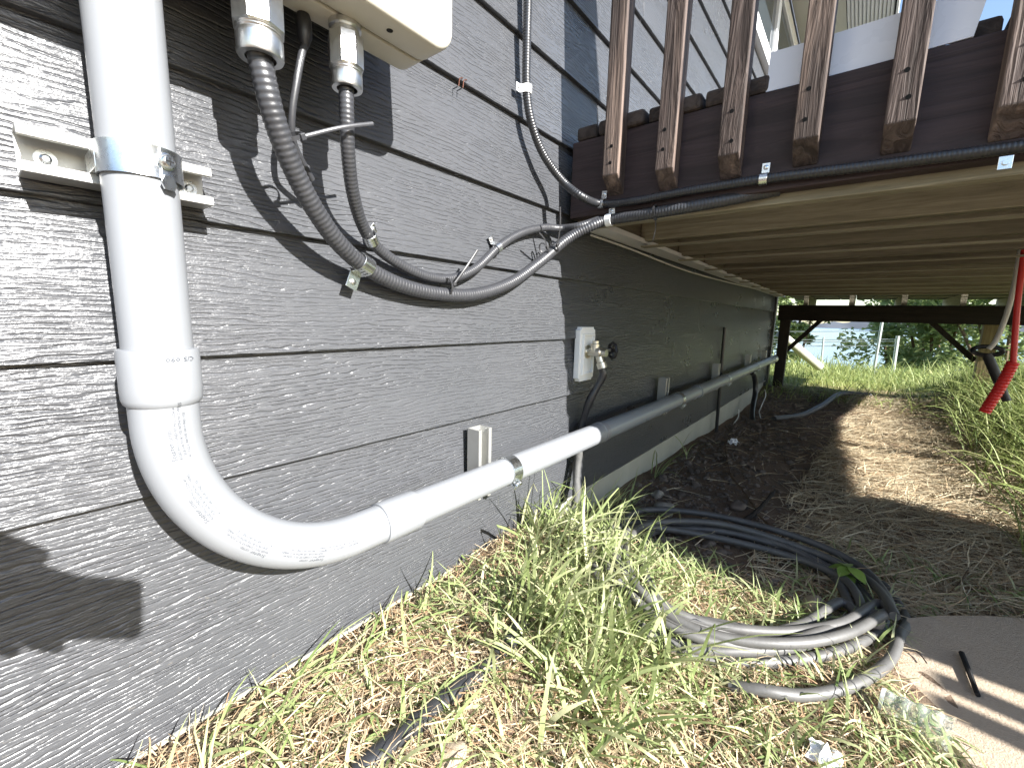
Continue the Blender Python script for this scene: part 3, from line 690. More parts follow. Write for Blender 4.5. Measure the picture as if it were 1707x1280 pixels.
# beam, posts and braces at the far end
DB().box(XE-.04, XE+.05, -2.6, -.03, .03, .185).build('beam', 'dark_beam', deck, bevel=.004)
for yy, mt in ((-.10, 'dark_post'), (-1.56, 'treated_z'), (-2.42, 'treated_z')):
    DB().box(XE-.038, XE+.048, yy-.045, yy+.045, -1.0, .0295).build('post', mt, deck, bevel=.003)
for a, b in (((XE+.10, -.128, -.29), (XE+.10, -.44, .10)), ((XE+.10, -1.15, .10), (XE+.10, -1.52, -.28))):
    DB().bar(a, b, .04, .04, (1, 0, 0)).build('brace', 'dark_post', deck)
for yy in (-.25, -.62, -1.0, -1.38, -1.76):
    DB().box(XE+.055, XE+1.1, yy-.02, yy+.02, .188, .285).build('joist', 'treated_x', deck)
y = -.08
while y > -1.9:
    DB().box(XE+.055, XE+1.1, y-.135, y, .287, .32).build('deck_plank', 'dark_beam', deck); y -= .142
DB().box(.985, 1.023, YB, -1.95, DZ0, DZ1).build('rim_or_shade_board', 'fascia', deck, bevel=.003)  # unseen landing rim, added to set the shade edge on the ground
DB().box(1.024, 1.0895, YB, -1.95, DZ1-.14, DZ1).build('shade_landing', 'fascia', deck, bevel=.003)  # unseen, fills the added landing behind its rim
for xx, yy, tp in ((.895, -2.62, .315), (.815, -2.66, .345), (.650, -2.8, .44)):  # unseen posts added to cast the striped shadows on the slab
    DB().box(xx, xx+.05, yy-.05, yy, -.9, tp).build('shadow_post', 'baluster_wood', deck, bevel=.003)
DB().box(.60, .9845, -2.72, -2.68, .02, .10).build('unseen_rail', 'fascia', deck, bevel=.003)  # unseen rail added along with the shadow-casting posts
DB().box(1.25, 1.338, YO-.09, YO-.002, -1.0, DZ0+.1).build('post', 'fascia', deck, bevel=.003)
DB().box(3.2, 3.288, YO-.13, YO-.042, -1.0, DZ1).build('post', 'fascia', deck, bevel=.003)
m = MB(); n = 16; V = []
for i in range(n+1):
    t = i/n; yy = -.484-.302*t; xx = 1.0925+.004*math.sin(t*4)
    V += [(xx, yy, .4782), (xx+.004, yy, .4782), (xx+.010, yy-.012*t, .556), (xx+.006, yy-.012*t, .556)]
F = []
for i in range(n):
    for k in range(4): F.append((i*4+k, i*4+(k+1) % 4, i*4+4+(k+1) % 4, i*4+4+k))
F += [(0, 1, 2, 3), tuple(n*4+k for k in (3, 2, 1, 0))]
o = m.add(V, F).build('plastic_sheet', 'white_panel', None, True, autosm=50); tag(o, 'white plastic sheet standing behind the balusters on the deck edge', 'sheet')

# ------------------------------------------------------------------ things hanging at the right
XR = 2.35
P = [Xp(x, y, XR) for x, y in ((1712, 380), (1706, 430), (1697, 500), (1692, 560), (1689, 605))]
red = thing('red_hose', 'red cable ending in a ribbed red sleeve above the tall grass', 'hose', loc=P[-1]); b0 = P[-1].copy()
MB().tube([p-b0 for p in catmull([Vector((P[0].x, P[0].y, .44))]+P, .02)], .009, 12).build('red_cable', 'red_plastic', red, True)
e = Xp(1641, 687, XR); pth = catmull([Vector((0, 0, .004)), (e-b0)*.4+Vector((.0, 0, -.01)), e-b0], .004)
MB().tube(pth, [.0165+.0011*(1 if (i % 3) else -1) for i in range(len(pth))], 16).build('ribbed_sleeve', 'red_plastic', red, True, autosm=30)
P = [Xp(x, y, XR+.15) for x, y in ((1697, 440), (1690, 480), (1676, 530), (1660, 568), (1648, 582))]
o = MB().tube(catmull([Vector((P[0].x, P[0].y, .4))]+P, .02), .0085, 10).build('hanging_wire', 'wire_white', None, True); tag(o, 'grey-white wire hanging beside the red cable', 'wire')
pg = thing('hanging_rod', 'black rod with a ring on top hanging from the white wire', 'rod', loc=Xp(1678, 668, XR+.2)); b0 = pg.location.copy()
a = Xp(1645, 590, XR+.2)-b0; MB().tube([Vector((0, 0, 0)), a*.5, a], [.013, .016, .016], 12).build('pole', 'black_plastic', pg, True)
MB().tube([a+Vector((.006*math.sin(i/16*6.283*2), .042*math.cos(i/16*6.283), .018*math.sin(i/16*6.283)+.012)) for i in range(16)], .009, 8, closed=True).build('ring', 'black_plastic', pg, True)

# ------------------------------------------------------------------ coil of black pipe on the ground
def gp(x, y, dz=0):
    z = -.66
    for _ in range(6):
        p = Gd(x, y, z); z = gh(p.x, p.y)
    p.z = z+dz; return p
cc = gp(1235, 1000)
coil = MB(); path = []
turns = 8
KEY = [(1490, 1058), (1440, 985), (1330, 925), (1180, 885), (1060, 880), (1010, 905), (1005, 975), (1060, 1050), (1160, 1100), (1290, 1115), (1400, 1095), (1470, 1050)]
ctrl = []
base = [gp(x, y) for x, y in KEY]
cen = sum((p for p in base), Vector())/len(base)
offs = [(0, 0, 1), (.040, .010, .92), (-.020, .030, .96), (.030, -.020, .80), (.0, .040, .87), (-.040, .0, .82), (.055, .005, .98), (.0, -.03, .89)]
for t in range(turns):
    ox_, oy_, f0 = offs[t]
    for k, p in enumerate(base):
        f = f0+.014*math.sin(k*1.9+t*2.3); kk = (k/len(base))
        q = cen+(p-cen)*f+Vector((ox_, oy_, 0)); q.z = gh(q.x, q.y)+.012+.0052*t+.005*math.sin(k*2.1+t)
        ctrl.append(q)
tail = [gp(1497, 1075), gp(1478, 1120), gp(1420, 1160), gp(1340, 1178), gp(1270, 1170), gp(1215, 1150)]
for q in tail: q.z += .024
tail[-1].z -= .015
ctrl = tail[::-1]+[gp(1508, 1040)+Vector((0, 0, .016)), gp(1470, 985)+Vector((0, 0, .02))]+ctrl[1:]
m_simple('coil_black', (.085, .083, .080), .52, var=.45, nscale=18, bump=.0003, bscale=120, spec=.6)
o = MB().tube(catmull(ctrl, .014), .0106, 12).build('pipe_coil', 'coil_black', None, True); tag(o, 'loose coil of weathered black pipe lying in the grass', 'pipe coil')
P = [gp(590, 1290, -.004), gp(640, 1255, .004), gp(700, 1205, .005), gp(760, 1155, .004), gp(820, 1105, -.002), gp(862, 1055, .004), gp(890, 1010, -.03)]
o = MB().tube(catmull(P, .01), .0165, 14).build('buried_pipe', 'black_jacket', None, True); tag(o, 'dark flat-looking pipe half buried in dry grass near the camera', 'pipe')
P = [gp(1450, 662, .02), gp(1400, 668, .025), gp(1370, 682, .03), gp(1335, 696, .02), gp(1290, 700, .01)]
o = MB().tube(catmull(P, .03), .022, 10).build('garden_hose', 'coil_black', None, True); tag(o, 'grey-black pipe lying across the lit far end of the dirt', 'pipe')

# ------------------------------------------------------------------ stones, slab, litter
def rock(name, label, c, s, mat, cat='rock', group=None, seed=0, rz=0):
    r = random.Random(seed); bm = bmesh.new(); bmesh.ops.create_icosphere(bm, subdivisions=3, radius=1)
    ph = [(r.uniform(1, 2.6), r.uniform(0, 6), Vector((r.gauss(0, 1), r.gauss(0, 1), r.gauss(0, 1))).normalized()) for _ in range(7)]
    for v in bm.verts:
        d = sum(.075*math.sin(f*2*v.co.dot(ax)+p) for f, p, ax in ph); v.co *= 1+d
        v.co = Vector((v.co.x*s[0], v.co.y*s[1], v.co.z*s[2]))
    me = bpy.data.meshes.new(name); bm.to_mesh(me); bm.free(); me.polygons.foreach_set('use_smooth', [True]*len(me.polygons)); me.materials.append(M[mat])
    o = bpy.data.objects.new(name, me); C.objects.link(o); o.location = c; o.rotation_euler.z = rz; return tag(o, label, cat, group)
rock('rock', 'pale round stone inside the pipe coil', gp(1362, 1025, .012), (.045, .03, .028), 'rock_tan', seed=1)
rock('rock', 'smooth grey stone by the foundation behind the coil', gp(1108, 852, .012), (.05, .035, .03), 'rock_grey', seed=2)
rock('rock', 'small grey stone between foundation and coil, left of the smooth one', gp(1095, 828, .008), (.03, .024, .02), 'rock_grey', seed=3)
rock('rock', 'brownish stone in the dirt right of the smooth grey stone', gp(1230, 848, .01), (.035, .025, .02), 'gravel', seed=4)
rock('rock', 'tan stone at the bottom edge right of the buried pipe', gp(745, 1268, .0), (.030, .022, .018), 'rock_tan', seed=5)
rock('rock', 'tan flat stone in the grass below the coil', gp(1125, 1098, .0), (.028, .02, .012), 'rock_tan', seed=6)
rock('rock', 'reddish stone between the coil and the slab', gp(1450, 1048, .01), (.035, .03, .03), 'slab_stone', seed=8)
# stone slab
ZS = -.683
sp = [Gd(x, y, ZS) for x, y in ((1505, 1026), (1560, 1022), (1640, 1022), (1760, 1030), (2100, 1060), (2150, 1500), (1720, 1420), (1600, 1278), (1560, 1210), (1510, 1165), (1484, 1120), (1490, 1070))]
m = MB(); n = len(sp)
V = [(p.x, p.y, ZS) for p in sp]+[(p.x*1.0+(p.x-1.1)*.02, p.y, ZS-.085) for p in sp]
bm = bmesh.new(); vs = [bm.verts.new(v) for v in V]
bm.faces.new(vs[:n]); bm.faces.new(vs[n:][::-1])
for i in range(n): bm.faces.new((vs[i], vs[(i+1) % n], vs[(i+1) % n+n], vs[i+n]))
bmesh.ops.recalc_face_normals(bm, faces=bm.faces)
bmesh.ops.bevel(bm, geom=list(bm.edges), offset=.008, segments=3, affect='EDGES')
me = bpy.data.meshes.new('stone_slab'); bm.to_mesh(me); bm.free(); me.materials.append(M['slab_stone']); me.polygons.foreach_set('use_smooth', [True]*len(me.polygons)); me.set_sharp_from_angle(angle=.6)
o = bpy.data.objects.new('stone_slab', me); C.objects.link(o); tag(o, 'flat tan stone slab with striped shadows at lower right', 'stone slab')
a = Gd(1603, 1088, ZS+.006); b = Gd(1630, 1158, ZS+.006)
o = MB().tube([a, (a+b)/2+Vector((0, 0, .001)), b], [.005, .0048, .0042], 8).build('burnt_stick', 'hole', None, True); tag(o, 'straight black stick lying on the stone slab', 'stick')
# crushed clear plastic cup
c = gp(1525, 1225, .03); cup = thing('plastic_cup', 'crushed clear plastic cup in the grass against the slab', 'cup', loc=c)
ax = Vector((.75, -.45, -.12)).normalized(); ax = (Gd(1560, 1250, ZS)-Gd(1480, 1205, ZS)).normalized()
MB().tube([ax*(-.045+.0045*i) for i in range(20)], [.021+.0006*i+.0018*math.sin(i*1.4) for i in range(20)], 18, caps=False, flat=.7).build('cup_wall', 'clear_plastic', cup, True)
MB().tube([ax*-.049, ax*-.044], [.022, .023], 18, flat=.7).build('cup_base', 'white_plastic', cup, True)
def scrap(label, c, size, seed):
    r = random.Random(seed); n = 7; V = []; F = []
    for i in range(n):
        for j in range(n): V.append(((i/(n-1)-.5)*size[0]+r.uniform(-.1, .1)*size[0], (j/(n-1)-.5)*size[1]+r.uniform(-.1, .1)*size[1], size[2]*(r.random()+.8*math.exp(-((i-3)**2+(j-3)**2)/6))))
    for i in range(n-1):
        for j in range(n-1): F.append((i*n+j, (i+1)*n+j, (i+1)*n+j+1, i*n+j+1))
    V += [(x, y, z-.002) for x, y, z in V]; k = n*n
    F += [tuple(q+k for q in f[::-1]) for f in F[:]]
    o = MB().add(V, F).build('paper_scrap', 'paper_scrap'); o.location = c; return tag(o, label, 'paper', 'paper scraps')
scrap('crumpled white paper at the bottom edge left of the plastic cup', gp(1372, 1272, .004), (.045, .04, .016), 3)
scrap('small white scrap in the shaded dirt beside the foundation', gp(1222, 741, .006), (.10, .05, .02), 4)
# sticks and root
def stick(label, P, r, mat='stick', name='stick', tip=.5):
    pth = catmull(P, .012); o = MB().tube(pth, [r*(1-tip*i/len(pth))*(1+.12*math.sin(i*1.1)) for i in range(len(pth))], 7).build(name, mat, None, True); return tag(o, label, name.replace('_', ' '))
stick('long pale twig running from the dirt to the coil leaf', [gp(1262, 862, .012), gp(1300, 900, .018), gp(1345, 938, .012), (gp(1400, 968, .03))], .0038, tip=.3)
stick('upper part of a pale twig wandering down the shaded dirt', [gp(1208, 742, .01), gp(1216, 790, .012), gp(1240, 825, .012), gp(1262, 858, .012)], .004, tip=.2)
stick('dark root stub poking from the dirt above the coil', [gp(1225, 880, .0), gp(1262, 858, .016), gp(1290, 835, .045)], .011, 'dark_post', 'root_stub')
stick('thin dark twig lying from the coil onto the slab', [gp(1495, 1090, .03), Gd(1530, 1086, ZS+.01), Gd(1545, 1105, ZS+.008)], .0022, 'dark_post')
stick('pale dry stalk slanting in the shaded straw', [gp(1570, 1005, .01), gp(1596, 985, .02), gp(1612, 962, .03)], .0035)
# leafy seedling over the coil
sd_ = thing('leafy_seedling', 'small bright green seedling with rounded leaves over the coil', 'seedling', loc=gp(1408, 985, .01)); b0 = sd_.location.copy()
MB().tube(catmull([Vector((0, 0, -.01)), Vector((.004, 0, .03)), Vector((.0, .004, .062))], .006), .0014, 6).build('stem', 'leaf_bright', sd_, True)
def leafmesh(L, Wd, droop):
    V = []; F = []; n = 7
    for i in range(n+1):
        t = i/n; w = Wd*math.sin(math.pi*min(1, t*.96+.02))**.8; z = -droop*t*t*L
        V += [(t*L, -w/2, z+.12*w), (t*L, 0, z), (t*L, w/2, z+.12*w)]
    for i in range(n): a = i*3; F += [(a, a+3, a+4, a+1), (a+1, a+4, a+5, a+2)]
    return V, F
for k, (az, L, z) in enumerate(((.3, .034, .06), (1.5, .030, .055), (2.7, .028, .058), (4.0, .034, .06), (5.2, .030, .05), (3.4, .026, .04), (.9, .024, .035))):
    L *= 1.45; V, F = leafmesh(L, L*.72, .35); ca, sa = math.cos(az), math.sin(az)
    o = MB().add([(x*ca-y*sa, x*sa+y*ca, zz+z) for x, y, zz in V], F).build('leaf', 'leaf_bright', sd_, True)
    o.data.attributes.new('tint', 'FLOAT', 'POINT').data.foreach_set('value', [random.random()*.6+.2]*len(o.data.vertices))
# ------------------------------------------------------------------ grass, straw, gravel (uncountable)
spoly = [(p.x, p.y) for p in sp]
def on_slab(x, y):
    c = False; n = len(spoly)
    for i in range(n):
        (x1, y1), (x2, y2) = spoly[i], spoly[i-1]
        if (y1 > y) != (y2 > y) and x < (x2-x1)*(y-y1)/(y2-y1)+x1: c = not c
    return c
def ribbons(name, mat, B, az, L, Wd, lift, droop, tint, nseg=4, twist=None, kink=None):
    """B (n,3) roots; az heading; lift = start elevation (rad); droop = bend over the length"""
    n = len(B); rows = nseg+1; V = np.zeros((n, rows, 2, 3), np.float32)
    el = lift.copy(); p = B.copy(); hd = az.copy()
    tw = rng.uniform(-.7, .7, n) if twist is None else twist
    for k in range(rows):
        t = k/nseg; side = np.stack([-np.sin(hd)*np.cos(tw), np.cos(hd)*np.cos(tw), np.sin(tw)], 1)
        w = Wd*(1-.15*t) if k == 0 else Wd*np.maximum(.06, (1-t**2.2))
        V[:, k, 0] = p-side*w[:, None]/2; V[:, k, 1] = p+side*w[:, None]/2
        d = np.stack([np.cos(el)*np.cos(hd), np.cos(el)*np.sin(hd), np.sin(el)], 1)
        p = p+d*(L/nseg)[:, None]
        dd = droop/nseg
        if kink is not None: dd = np.where(kink == k+1, droop*.95, dd*.35)
        el = el-dd; hd = hd+rng.normal(0, .10, n)
    idx = np.arange(n*rows*2).reshape(n, rows, 2)
    F = np.stack([idx[:, :-1, 0], idx[:, :-1, 1], idx[:, 1:, 1], idx[:, 1:, 0]], -1).reshape(-1, 4)
    me = bpy.data.meshes.new(name); nv = n*rows*2; nf = len(F)
    me.vertices.add(nv); me.vertices.foreach_set('co', V.reshape(-1))
    me.loops.add(nf*4); me.loops.foreach_set('vertex_index', F.reshape(-1).astype(np.int32))
    me.polygons.add(nf); me.polygons.foreach_set('loop_start', np.arange(0, nf*4, 4, dtype=np.int32)); me.polygons.foreach_set('loop_total', np.full(nf, 4, np.int32))
    me.update(calc_edges=True); me.polygons.foreach_set('use_smooth', np.ones(nf, bool))
    a = me.attributes.new('tint', 'FLOAT', 'POINT'); a.data.foreach_set('value', np.repeat(tint, rows*2).astype(np.float32))
    me.materials.append(M[mat]); o = bpy.data.objects.new(name, me); C.objects.link(o); return o
def scatter(n, x0, x1, w0, w1, dens=None):
    P = []
    while len(P) < n:
        x = rng.uniform(x0, x1); w = rng.uniform(w0, w1)
        if (dens is None or rng.random() < dens(x, w)) and not (x < 2 and w > .7 and on_slab(x, -w)): P.append((x, -w))
    P = np.array(P); z = np.array([gh(x, y) for x, y in P]); return np.column_stack([P, z])
def clump(x, w):
    return .5+.5*math.sin(x*9.1+math.sin(w*7)*2)*math.sin(w*11.3+math.sin(x*6)*2)
def near_d(x, w):                                          # open ground this side of the deck shade
    d = 1-sm(x, 1.05, 1.35)*(1-sm(w, .5, .85)*.55)
    if w < .62 and x > 1.3: d *= .12
    return d
def U(a, b, n): return rng.uniform(a, b, n)
def Nn(m, s, n): return rng.normal(m, s, n)
# dry thatch
n = 52000; B = scatter(n, -.35, 1.9, .004, 1.4, near_d); B[:, 2] += U(-.004, .016, n)
o = ribbons('dry_thatch', 'straw', B, U(0, 6.283, n), U(.025, .085, n), U(.0009, .0026, n), U(-.25, .45, n), U(.1, .9, n), np.clip(Nn(.55, .25, n), 0, 1))
tag(o, 'tan dry mown grass matting the ground by the wall', 'dry grass', kind='stuff')
def path_d(x, w):
    if w < .45+.05*x: return .04
    return 1.0-.6*sm(x, 4, 6)
n = 40000; B = scatter(n, 1.3, 5.6, .1, 2.2, path_d); B[:, 2] += U(-.004, .02, n)
o = ribbons('trampled_straw', 'straw', B, Nn(-1.2, .9, n), U(.05, .20, n), U(.0015, .0042, n), U(-.15, .3, n), U(.05, .5, n), np.clip(Nn(.74, .22, n), 0, 1))
tag(o, 'flattened straw on the path under the deck', 'dry grass', kind='stuff')
# short green grass mixed through the near ground
def green_d(x, w):
    d = near_d(x, w)*(.25+.75*sm(x, .45, .8))*(.2+.8*clump(x, w))*(1-.55*sm(w, .42, .6)); return d*(.25 if w < .07 else 1)
n = 6500; B = scatter(n, -.1, 1.7, .02, 1.4, green_d)
o = ribbons('short_grass', 'grass_green', B, U(0, 6.283, n), U(.03, .11, n), U(.0025, .0068, n), U(.1, 1.3, n), U(.3, 2.0, n), np.clip(Nn(.66, .26, n), 0, 1), 5)
tag(o, 'short green grass growing through the dry mat', 'grass', kind='stuff')
# long arching blades in the tuft by the wall and toward the camera
cs = [(.92, .10), (1.02, .14), (1.10, .09), (.84, .16), (.98, .24), (.78, .27), (.70, .22), (.66, .33), (.74, .38), (.88, .33), (.58, .30), (.62, .42), (1.18, .08), (1.06, .06), (.95, .05), (.55, .42), (.70, .42), (.78, .45), (.64, .25), (.86, .24), (.92, .30)]
Bl = []
for cx, cw in cs:
    for _ in range(31): Bl.append((cx+rng.normal(0, .035), -max(.015, cw+rng.normal(0, .035))))
Bl = np.array(Bl); B = np.column_stack([Bl, [gh(x, y) for x, y in Bl]]); n = len(B)
o = ribbons('grass_tuft', 'grass_green', B, Nn(-1.9, 1.3, n), U(.09, .27, n), U(.0042, .0105, n), U(.7, 1.5, n), U(1.0, 3.0, n), np.clip(Nn(.74, .22, n), 0, 1), 8, kink=rng.integers(2, 12, n))
tag(o, 'long green grass blades arching beside the wall', 'grass', kind='stuff')
Bl = np.array([(cx+rng.normal(0, .02), -abs(cw+rng.normal(0, .02))) for cx, cw in ((1.30, .06), (1.38, .10), (1.46, .07), (1.26, .12), (1.9, .05), (2.3, .06)) for _ in range(9)]); n = len(Bl)
o = ribbons('foundation_weed', 'grass_green', np.column_stack([Bl, [gh(x, y) for x, y in Bl]]), Nn(-.5, .7, n), U(.12, .26, n), U(.003, .006, n), U(.8, 1.4, n), U(.5, 1.9, n), np.clip(Nn(.6, .2, n), 0, 1), 8)
tag(o, 'sparse tall weeds leaning out along the foundation', 'weeds', kind='stuff')
# blades lying along the foot of the wall at the left
n = 150; x = U(.12, .72, n); w = np.abs(Nn(.05, .05, n))+.012; B = np.column_stack([x, -w, [gh(a, -b) for a, b in zip(x, w)]]); B[:, 2] += .006
o = ribbons('wall_foot_grass', 'grass_green', B, Nn(.1, .8, n), U(.06, .16, n), U(.003, .0065, n), U(.05, .7, n), U(.2, 1.2, n), np.clip(Nn(.6, .22, n), 0, 1), 6)
tag(o, 'green blades lying along the foot of the siding', 'grass', kind='stuff')
# tall bank grass at the right
def bank_d(x, w): return sm(w, 1.0+.05*x, 1.6)*(.4+.6*clump(x*.7, w*.7))
n = 16000; B = scatter(n, 2.0, 6.2, .9, 3.4, bank_d)
o = ribbons('bank_grass', 'grass_far', B, U(0, 6.283, n), U(.12, .42, n), U(.004, .009, n), U(.7, 1.5, n), U(.4, 2.2, n), np.clip(Nn(.5, .27, n), 0, 1), 6)
tag(o, 'tall tangled green grass on the bank at the right', 'grass', kind='stuff')
n = 9000; B = scatter(n, 4.8, 9.8, -1.5, 3.5)
o = ribbons('lawn_grass', 'grass_far', B, U(0, 6.283, n), U(.06, .20, n), U(.004, .010, n), U(.6, 1.5, n), U(.4, 1.8, n), np.clip(Nn(.6, .27, n), 0, 1), 4)
tag(o, 'sunlit lawn grass beyond the deck', 'grass', kind='stuff')
n = 9000; B = scatter(n, 7.5, 11.5, -6, 9); B[:, 2] -= .02
o = ribbons('edge_grass', 'grass_far', B, U(0, 6.283, n), U(.12, .38, n), U(.008, .018, n), U(.8, 1.5, n), U(.3, 1.4, n), np.clip(Nn(.7, .25, n), 0, 1), 3)
tag(o, 'rough grass along the top of the shore bank', 'grass', kind='stuff')
# gravel in the dirt strip by the foundation
tm = bmesh.new(); bmesh.ops.create_icosphere(tm, subdivisions=1, radius=1); tv = np.array([v.co[:] for v in tm.verts]); tf = [tuple(v.index for v in f.verts) for f in tm.faces]; tm.free()
mb = MB()
for k in range(3600):
    x = 1.25+4*random.random()**1.3; w = abs(random.gauss(.18, .24))+.02
    s = random.uniform(.003, .0095)*(1+1.1*(random.random() < .10)); y = -w
    sc = np.array([s*random.uniform(.8, 1.5), s*random.uniform(.7, 1.2), s*random.uniform(.5, .9)]); V = tv*sc*(1+.22*rng.standard_normal((len(tv), 1)))
    a = random.random()*6.28; V = np.column_stack([V[:, 0]*math.cos(a)-V[:, 1]*math.sin(a), V[:, 0]*math.sin(a)+V[:, 1]*math.cos(a), V[:, 2]])+np.array([x, y, gh(x, y)+s*.25])
    mb.add(V.tolist(), tf)
o = mb.build('gravel', 'gravel', None, True, autosm=60); tag(o, 'loose gravel in the shaded dirt along the foundation', 'gravel', kind='stuff')

# ------------------------------------------------------------------ fence, downpipe, shrubs beyond
def fpost(label, a, b, r, group):
    o = MB().tube([a, (Vector(a)+Vector(b))/2, b], r, 8).build('fence_post', 'steel_post', None, True); return tag(o, label, 'fence post', group)
FXn = 9.0
def fp(x, y): return Xp(x, y, FXn)
tops = [(1497, 560, 1488, 625, .024, 'shorter steel fence post at the right of the view to the lake'), (1472, 528, 1456, 622, .02, 'leaning taller steel fence post just left of the shorter one'), (1373, 562, 1369, 612, .014, 'thin dark fence post in front of the open water')]
ps = []
for x, y, x2, y2, r, lab in tops:
    a = fp(x, y); b = fp(x2, y2); b.z = min(b.z, gh(b.x, b.y))-.1; fpost(lab, a, b, r, 'fence posts by the lake')
for i, (y1, y2) in enumerate(((550, 552), (564, 565.5), (569, 569), (575, 576))):
    a = fp(1200, y1); b = fp(1497 if i else 1472, y2)
    o = MB().tube([a, (a+b)/2-Vector((0, 0, .02)), b], .006, 6).build('fence_wire', 'steel_post', None, True); tag(o, ['topmost fence wire against the lake', 'second fence wire from the top', 'third fence wire from the top', 'lowest fence wire against the lake'][i], 'fence wire', 'fence wires')
a = Xp(1300, 556, 6.6); b = Xp(1366, 612, 7.2)
o = MB().tube([a, b], .055, 16).build('downpipe', 'concrete', None, True); tag(o, 'pale drain pipe slanting down past the far post', 'drain pipe')
def shrub(name, label, c, R, Hh, n, seed, mat='leaf', lean=0, trunk=True, gaps=.5, leaf=.09):
    r = np.random.default_rng(seed); t = thing(name, label, 'shrub' if Hh < 4 else 'tree', 'shrubs below the lawn', c)
    m = MB(); rnd = random.Random(seed); tips = []
    for k in range(7):
        a = rnd.uniform(0, 6.28); q = Vector((math.cos(a)*R*rnd.uniform(.3, .8), math.sin(a)*R*rnd.uniform(.3, .8), Hh*rnd.uniform(.5, .95)))
        m.tube(catmull([Vector((rnd.uniform(-.1, .1), rnd.uniform(-.1, .1), -.3)), q*.4+Vector((0, 0, .1*Hh)), q], .3), [.05*(1-.8*i/12) for i in range(len(catmull([Vector((0,0,-.3)), q*.4, q], .3))+6)][:len(catmull([Vector((0, 0, -.3)), q*.4+Vector((0, 0, .1*Hh)), q], .3))] if False else .03, 6); tips.append(q)
    m.build('trunk', 'stick', t, True)
    cl = [(Vector((r.normal(0, .5)*R, r.normal(0, .5)*R, Hh*r.uniform(.12, .97))), R*r.uniform(.18, .38)) for _ in range(26)]+[(q, R*.32) for q in tips]
    ctr = np.array([cl[i][0][:] for i in range(len(cl))]); cr = np.array([c_[1] for c_ in cl]); pick = r.integers(0, len(cl), n)
    d = r.standard_normal((n, 3)); d /= np.linalg.norm(d, axis=1)[:, None]; p = ctr[pick]+d*(cr[pick]*r.random(n)**.4)[:, None]
    global rng; keep = rng; rng = r
    o = ribbons('crown', mat, p, r.uniform(0, 6.283, n), r.uniform(.7, 1.5, n)*leaf, r.uniform(.4, .8, n)*leaf, r.uniform(-.6, .9, n), r.uniform(0, .9, n), np.clip(r.normal(.5, .25, n)+.0*d[:, 2], 0, 1), 2, twist=r.uniform(-1.4, 1.4, n))
    rng = keep; o.parent = t; return t
def SP(px, X, z): 
    p = Xp(px, 560, X); return Vector((p.x, p.y, z))
shrub('lakeside_shrub', 'broad leafy shrub at the right behind the steel posts', SP(1575, 14, -3.3), 1.5, 4.9, 9000, 11, leaf=.12)
shrub('lakeside_shrub', 'dark leafy shrub overlapping the water right of the thin post', SP(1515, 15, -3.7), .85, 4.8, 6500, 12, leaf=.12)
shrub('lakeside_shrub', 'loose shrub left of the open water behind the slanting brace', SP(1325, 13, -3.0), .40, 3.9, 3000, 13, leaf=.11)
shrub('lakeside_shrub', 'tall shrub behind the yellow post at the far right', SP(1690, 12.5, -2.6), 1.7, 4.6, 7000, 14, leaf=.12)
shrub('lakeside_shrub', 'leafy shrub at the very left edge of the lake view', SP(1255, 14, -3.3), .9, 4.2, 4000, 15, leaf=.12)

# ------------------------------------------------------------------ the photographer, crouching behind the lens with a phone
def cp(r, u, f): return CAM+RGT*r+UPV*u+FWD*f
ph = MB().prism(rrect(-.123, .037, -.017, .060, .011), cp(0, 0, -.014), RGT, UPV, FWD, .008)
tag(ph.build('phone', 'black_plastic', None, True, bevel=.002, autosm=35), 'phone held out by the photographer, shadow on the lower left wall', 'phone')
def skin_body(name, nodes, links, root, mat):
    me = bpy.data.meshes.new(name); keys = list(nodes)
    me.from_pydata([tuple(nodes[k][0]) for k in keys], [(keys.index(a), keys.index(b)) for a, b in links], []); me.update()
    o = bpy.data.objects.new(name, me); C.objects.link(o)
    md = o.modifiers.new('skin', 'SKIN'); md.use_smooth_shade = True
    for i, k in enumerate(keys):
        me.skin_vertices[0].data[i].radius = (nodes[k][1], nodes[k][1]); me.skin_vertices[0].data[i].use_root = (k == root)
    sb = o.modifiers.new('sub', 'SUBSURF'); sb.levels = 2; sb.render_levels = 2
    me.materials.append(M[mat]); return o
m_simple('jacket', (.05, .06, .09), .8, var=.2, nscale=40)
pv = Vector((-.62, -1.08, -.34)); g0 = gh(-.6, -1.1)
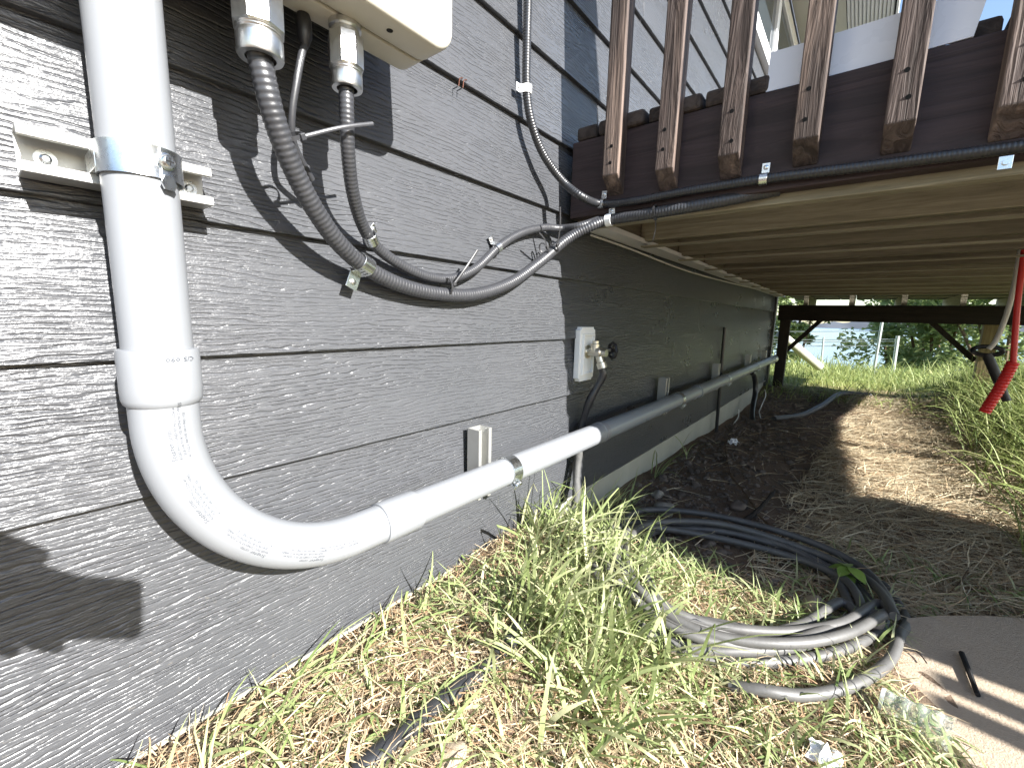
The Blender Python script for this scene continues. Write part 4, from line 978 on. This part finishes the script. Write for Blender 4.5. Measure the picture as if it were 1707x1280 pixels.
N_ = {'pelvis': (pv, .13), 'waist': (pv+Vector((-.02, 0, .18)), .12), 'chest': (pv+Vector((.03, .03, .40)), .14), 'neck': (pv+Vector((.06, .06, .56)), .055), 'head': (pv+Vector((.10, .08, .66)), .085), 'crown': (pv+Vector((.10, .08, .76)), .07),
      'shR': (pv+Vector((.14, -.10, .46)), .07), 'elR': (Vector((-.30, -.92, -.06)), .045), 'wrR': (cp(-.235, .135, -.02), .030), 'palm': (cp(-.150, .075, -.020), .030),
      'i1': (cp(-.085, .072, -.028), .013), 'i2': (cp(-.035, .060, -.026), .010), 'i3': (cp(.000, .046, -.022), .008),
      'm1': (cp(-.090, .050, -.030), .011), 'm2': (cp(-.045, .030, -.030), .009), 'm3': (cp(-.020, .012, -.024), .008),
      'r1': (cp(-.105, .020, -.026), .010), 'r2': (cp(-.075, -.012, -.026), .0085), 'r3': (cp(-.054, -.026, -.012), .007),
      'k1': (cp(-.135, .020, -.024), .010), 'k2': (cp(-.122, -.014, -.020), .0085), 'k3': (cp(-.105, -.032, -.010), .007),
      't1': (cp(-.130, .088, -.004), .012), 't2': (cp(-.085, .070, .001), .010),
      'shL': (pv+Vector((-.06, .18, .46)), .07), 'elL': (pv+Vector((.05, .32, .22)), .045), 'wrL': (pv+Vector((.25, .28, .08)), .03), 'haL': (pv+Vector((.31, .25, .04)), .035),
      'hpR': (pv+Vector((.06, -.10, -.02)), .09), 'knR': (pv+Vector((.42, -.16, .02)), .065), 'anR': (Vector((pv.x+.16, pv.y-.18, g0+.07)), .04), 'toR': (Vector((pv.x+.36, pv.y-.20, g0+.035)), .035),
      'hpL': (pv+Vector((-.02, .11, -.02)), .09), 'knL': (pv+Vector((.34, .22, .0)), .065), 'anL': (Vector((pv.x+.10, pv.y+.20, g0+.07)), .04), 'toL': (Vector((pv.x+.29, pv.y+.23, g0+.035)), .035)}
LK = [('pelvis', 'waist'), ('waist', 'chest'), ('chest', 'neck'), ('neck', 'head'), ('head', 'crown'), ('chest', 'shR'), ('shR', 'elR'), ('elR', 'wrR'), ('wrR', 'palm'), ('palm', 'i1'), ('i1', 'i2'), ('i2', 'i3'), ('palm', 'm1'), ('m1', 'm2'), ('m2', 'm3'),
      ('palm', 'r1'), ('r1', 'r2'), ('r2', 'r3'), ('palm', 'k1'), ('k1', 'k2'), ('k2', 'k3'), ('palm', 't1'), ('t1', 't2'), ('chest', 'shL'), ('shL', 'elL'), ('elL', 'wrL'), ('wrL', 'haL'), ('pelvis', 'hpR'), ('hpR', 'knR'), ('knR', 'anR'), ('anR', 'toR'), ('pelvis', 'hpL'), ('hpL', 'knL'), ('knL', 'anL'), ('anL', 'toL')]
o = skin_body('person', N_, LK, 'pelvis', 'jacket'); tag(o, 'crouching person in dark clothes reaching out with a phone, seen only as shadow', 'person')
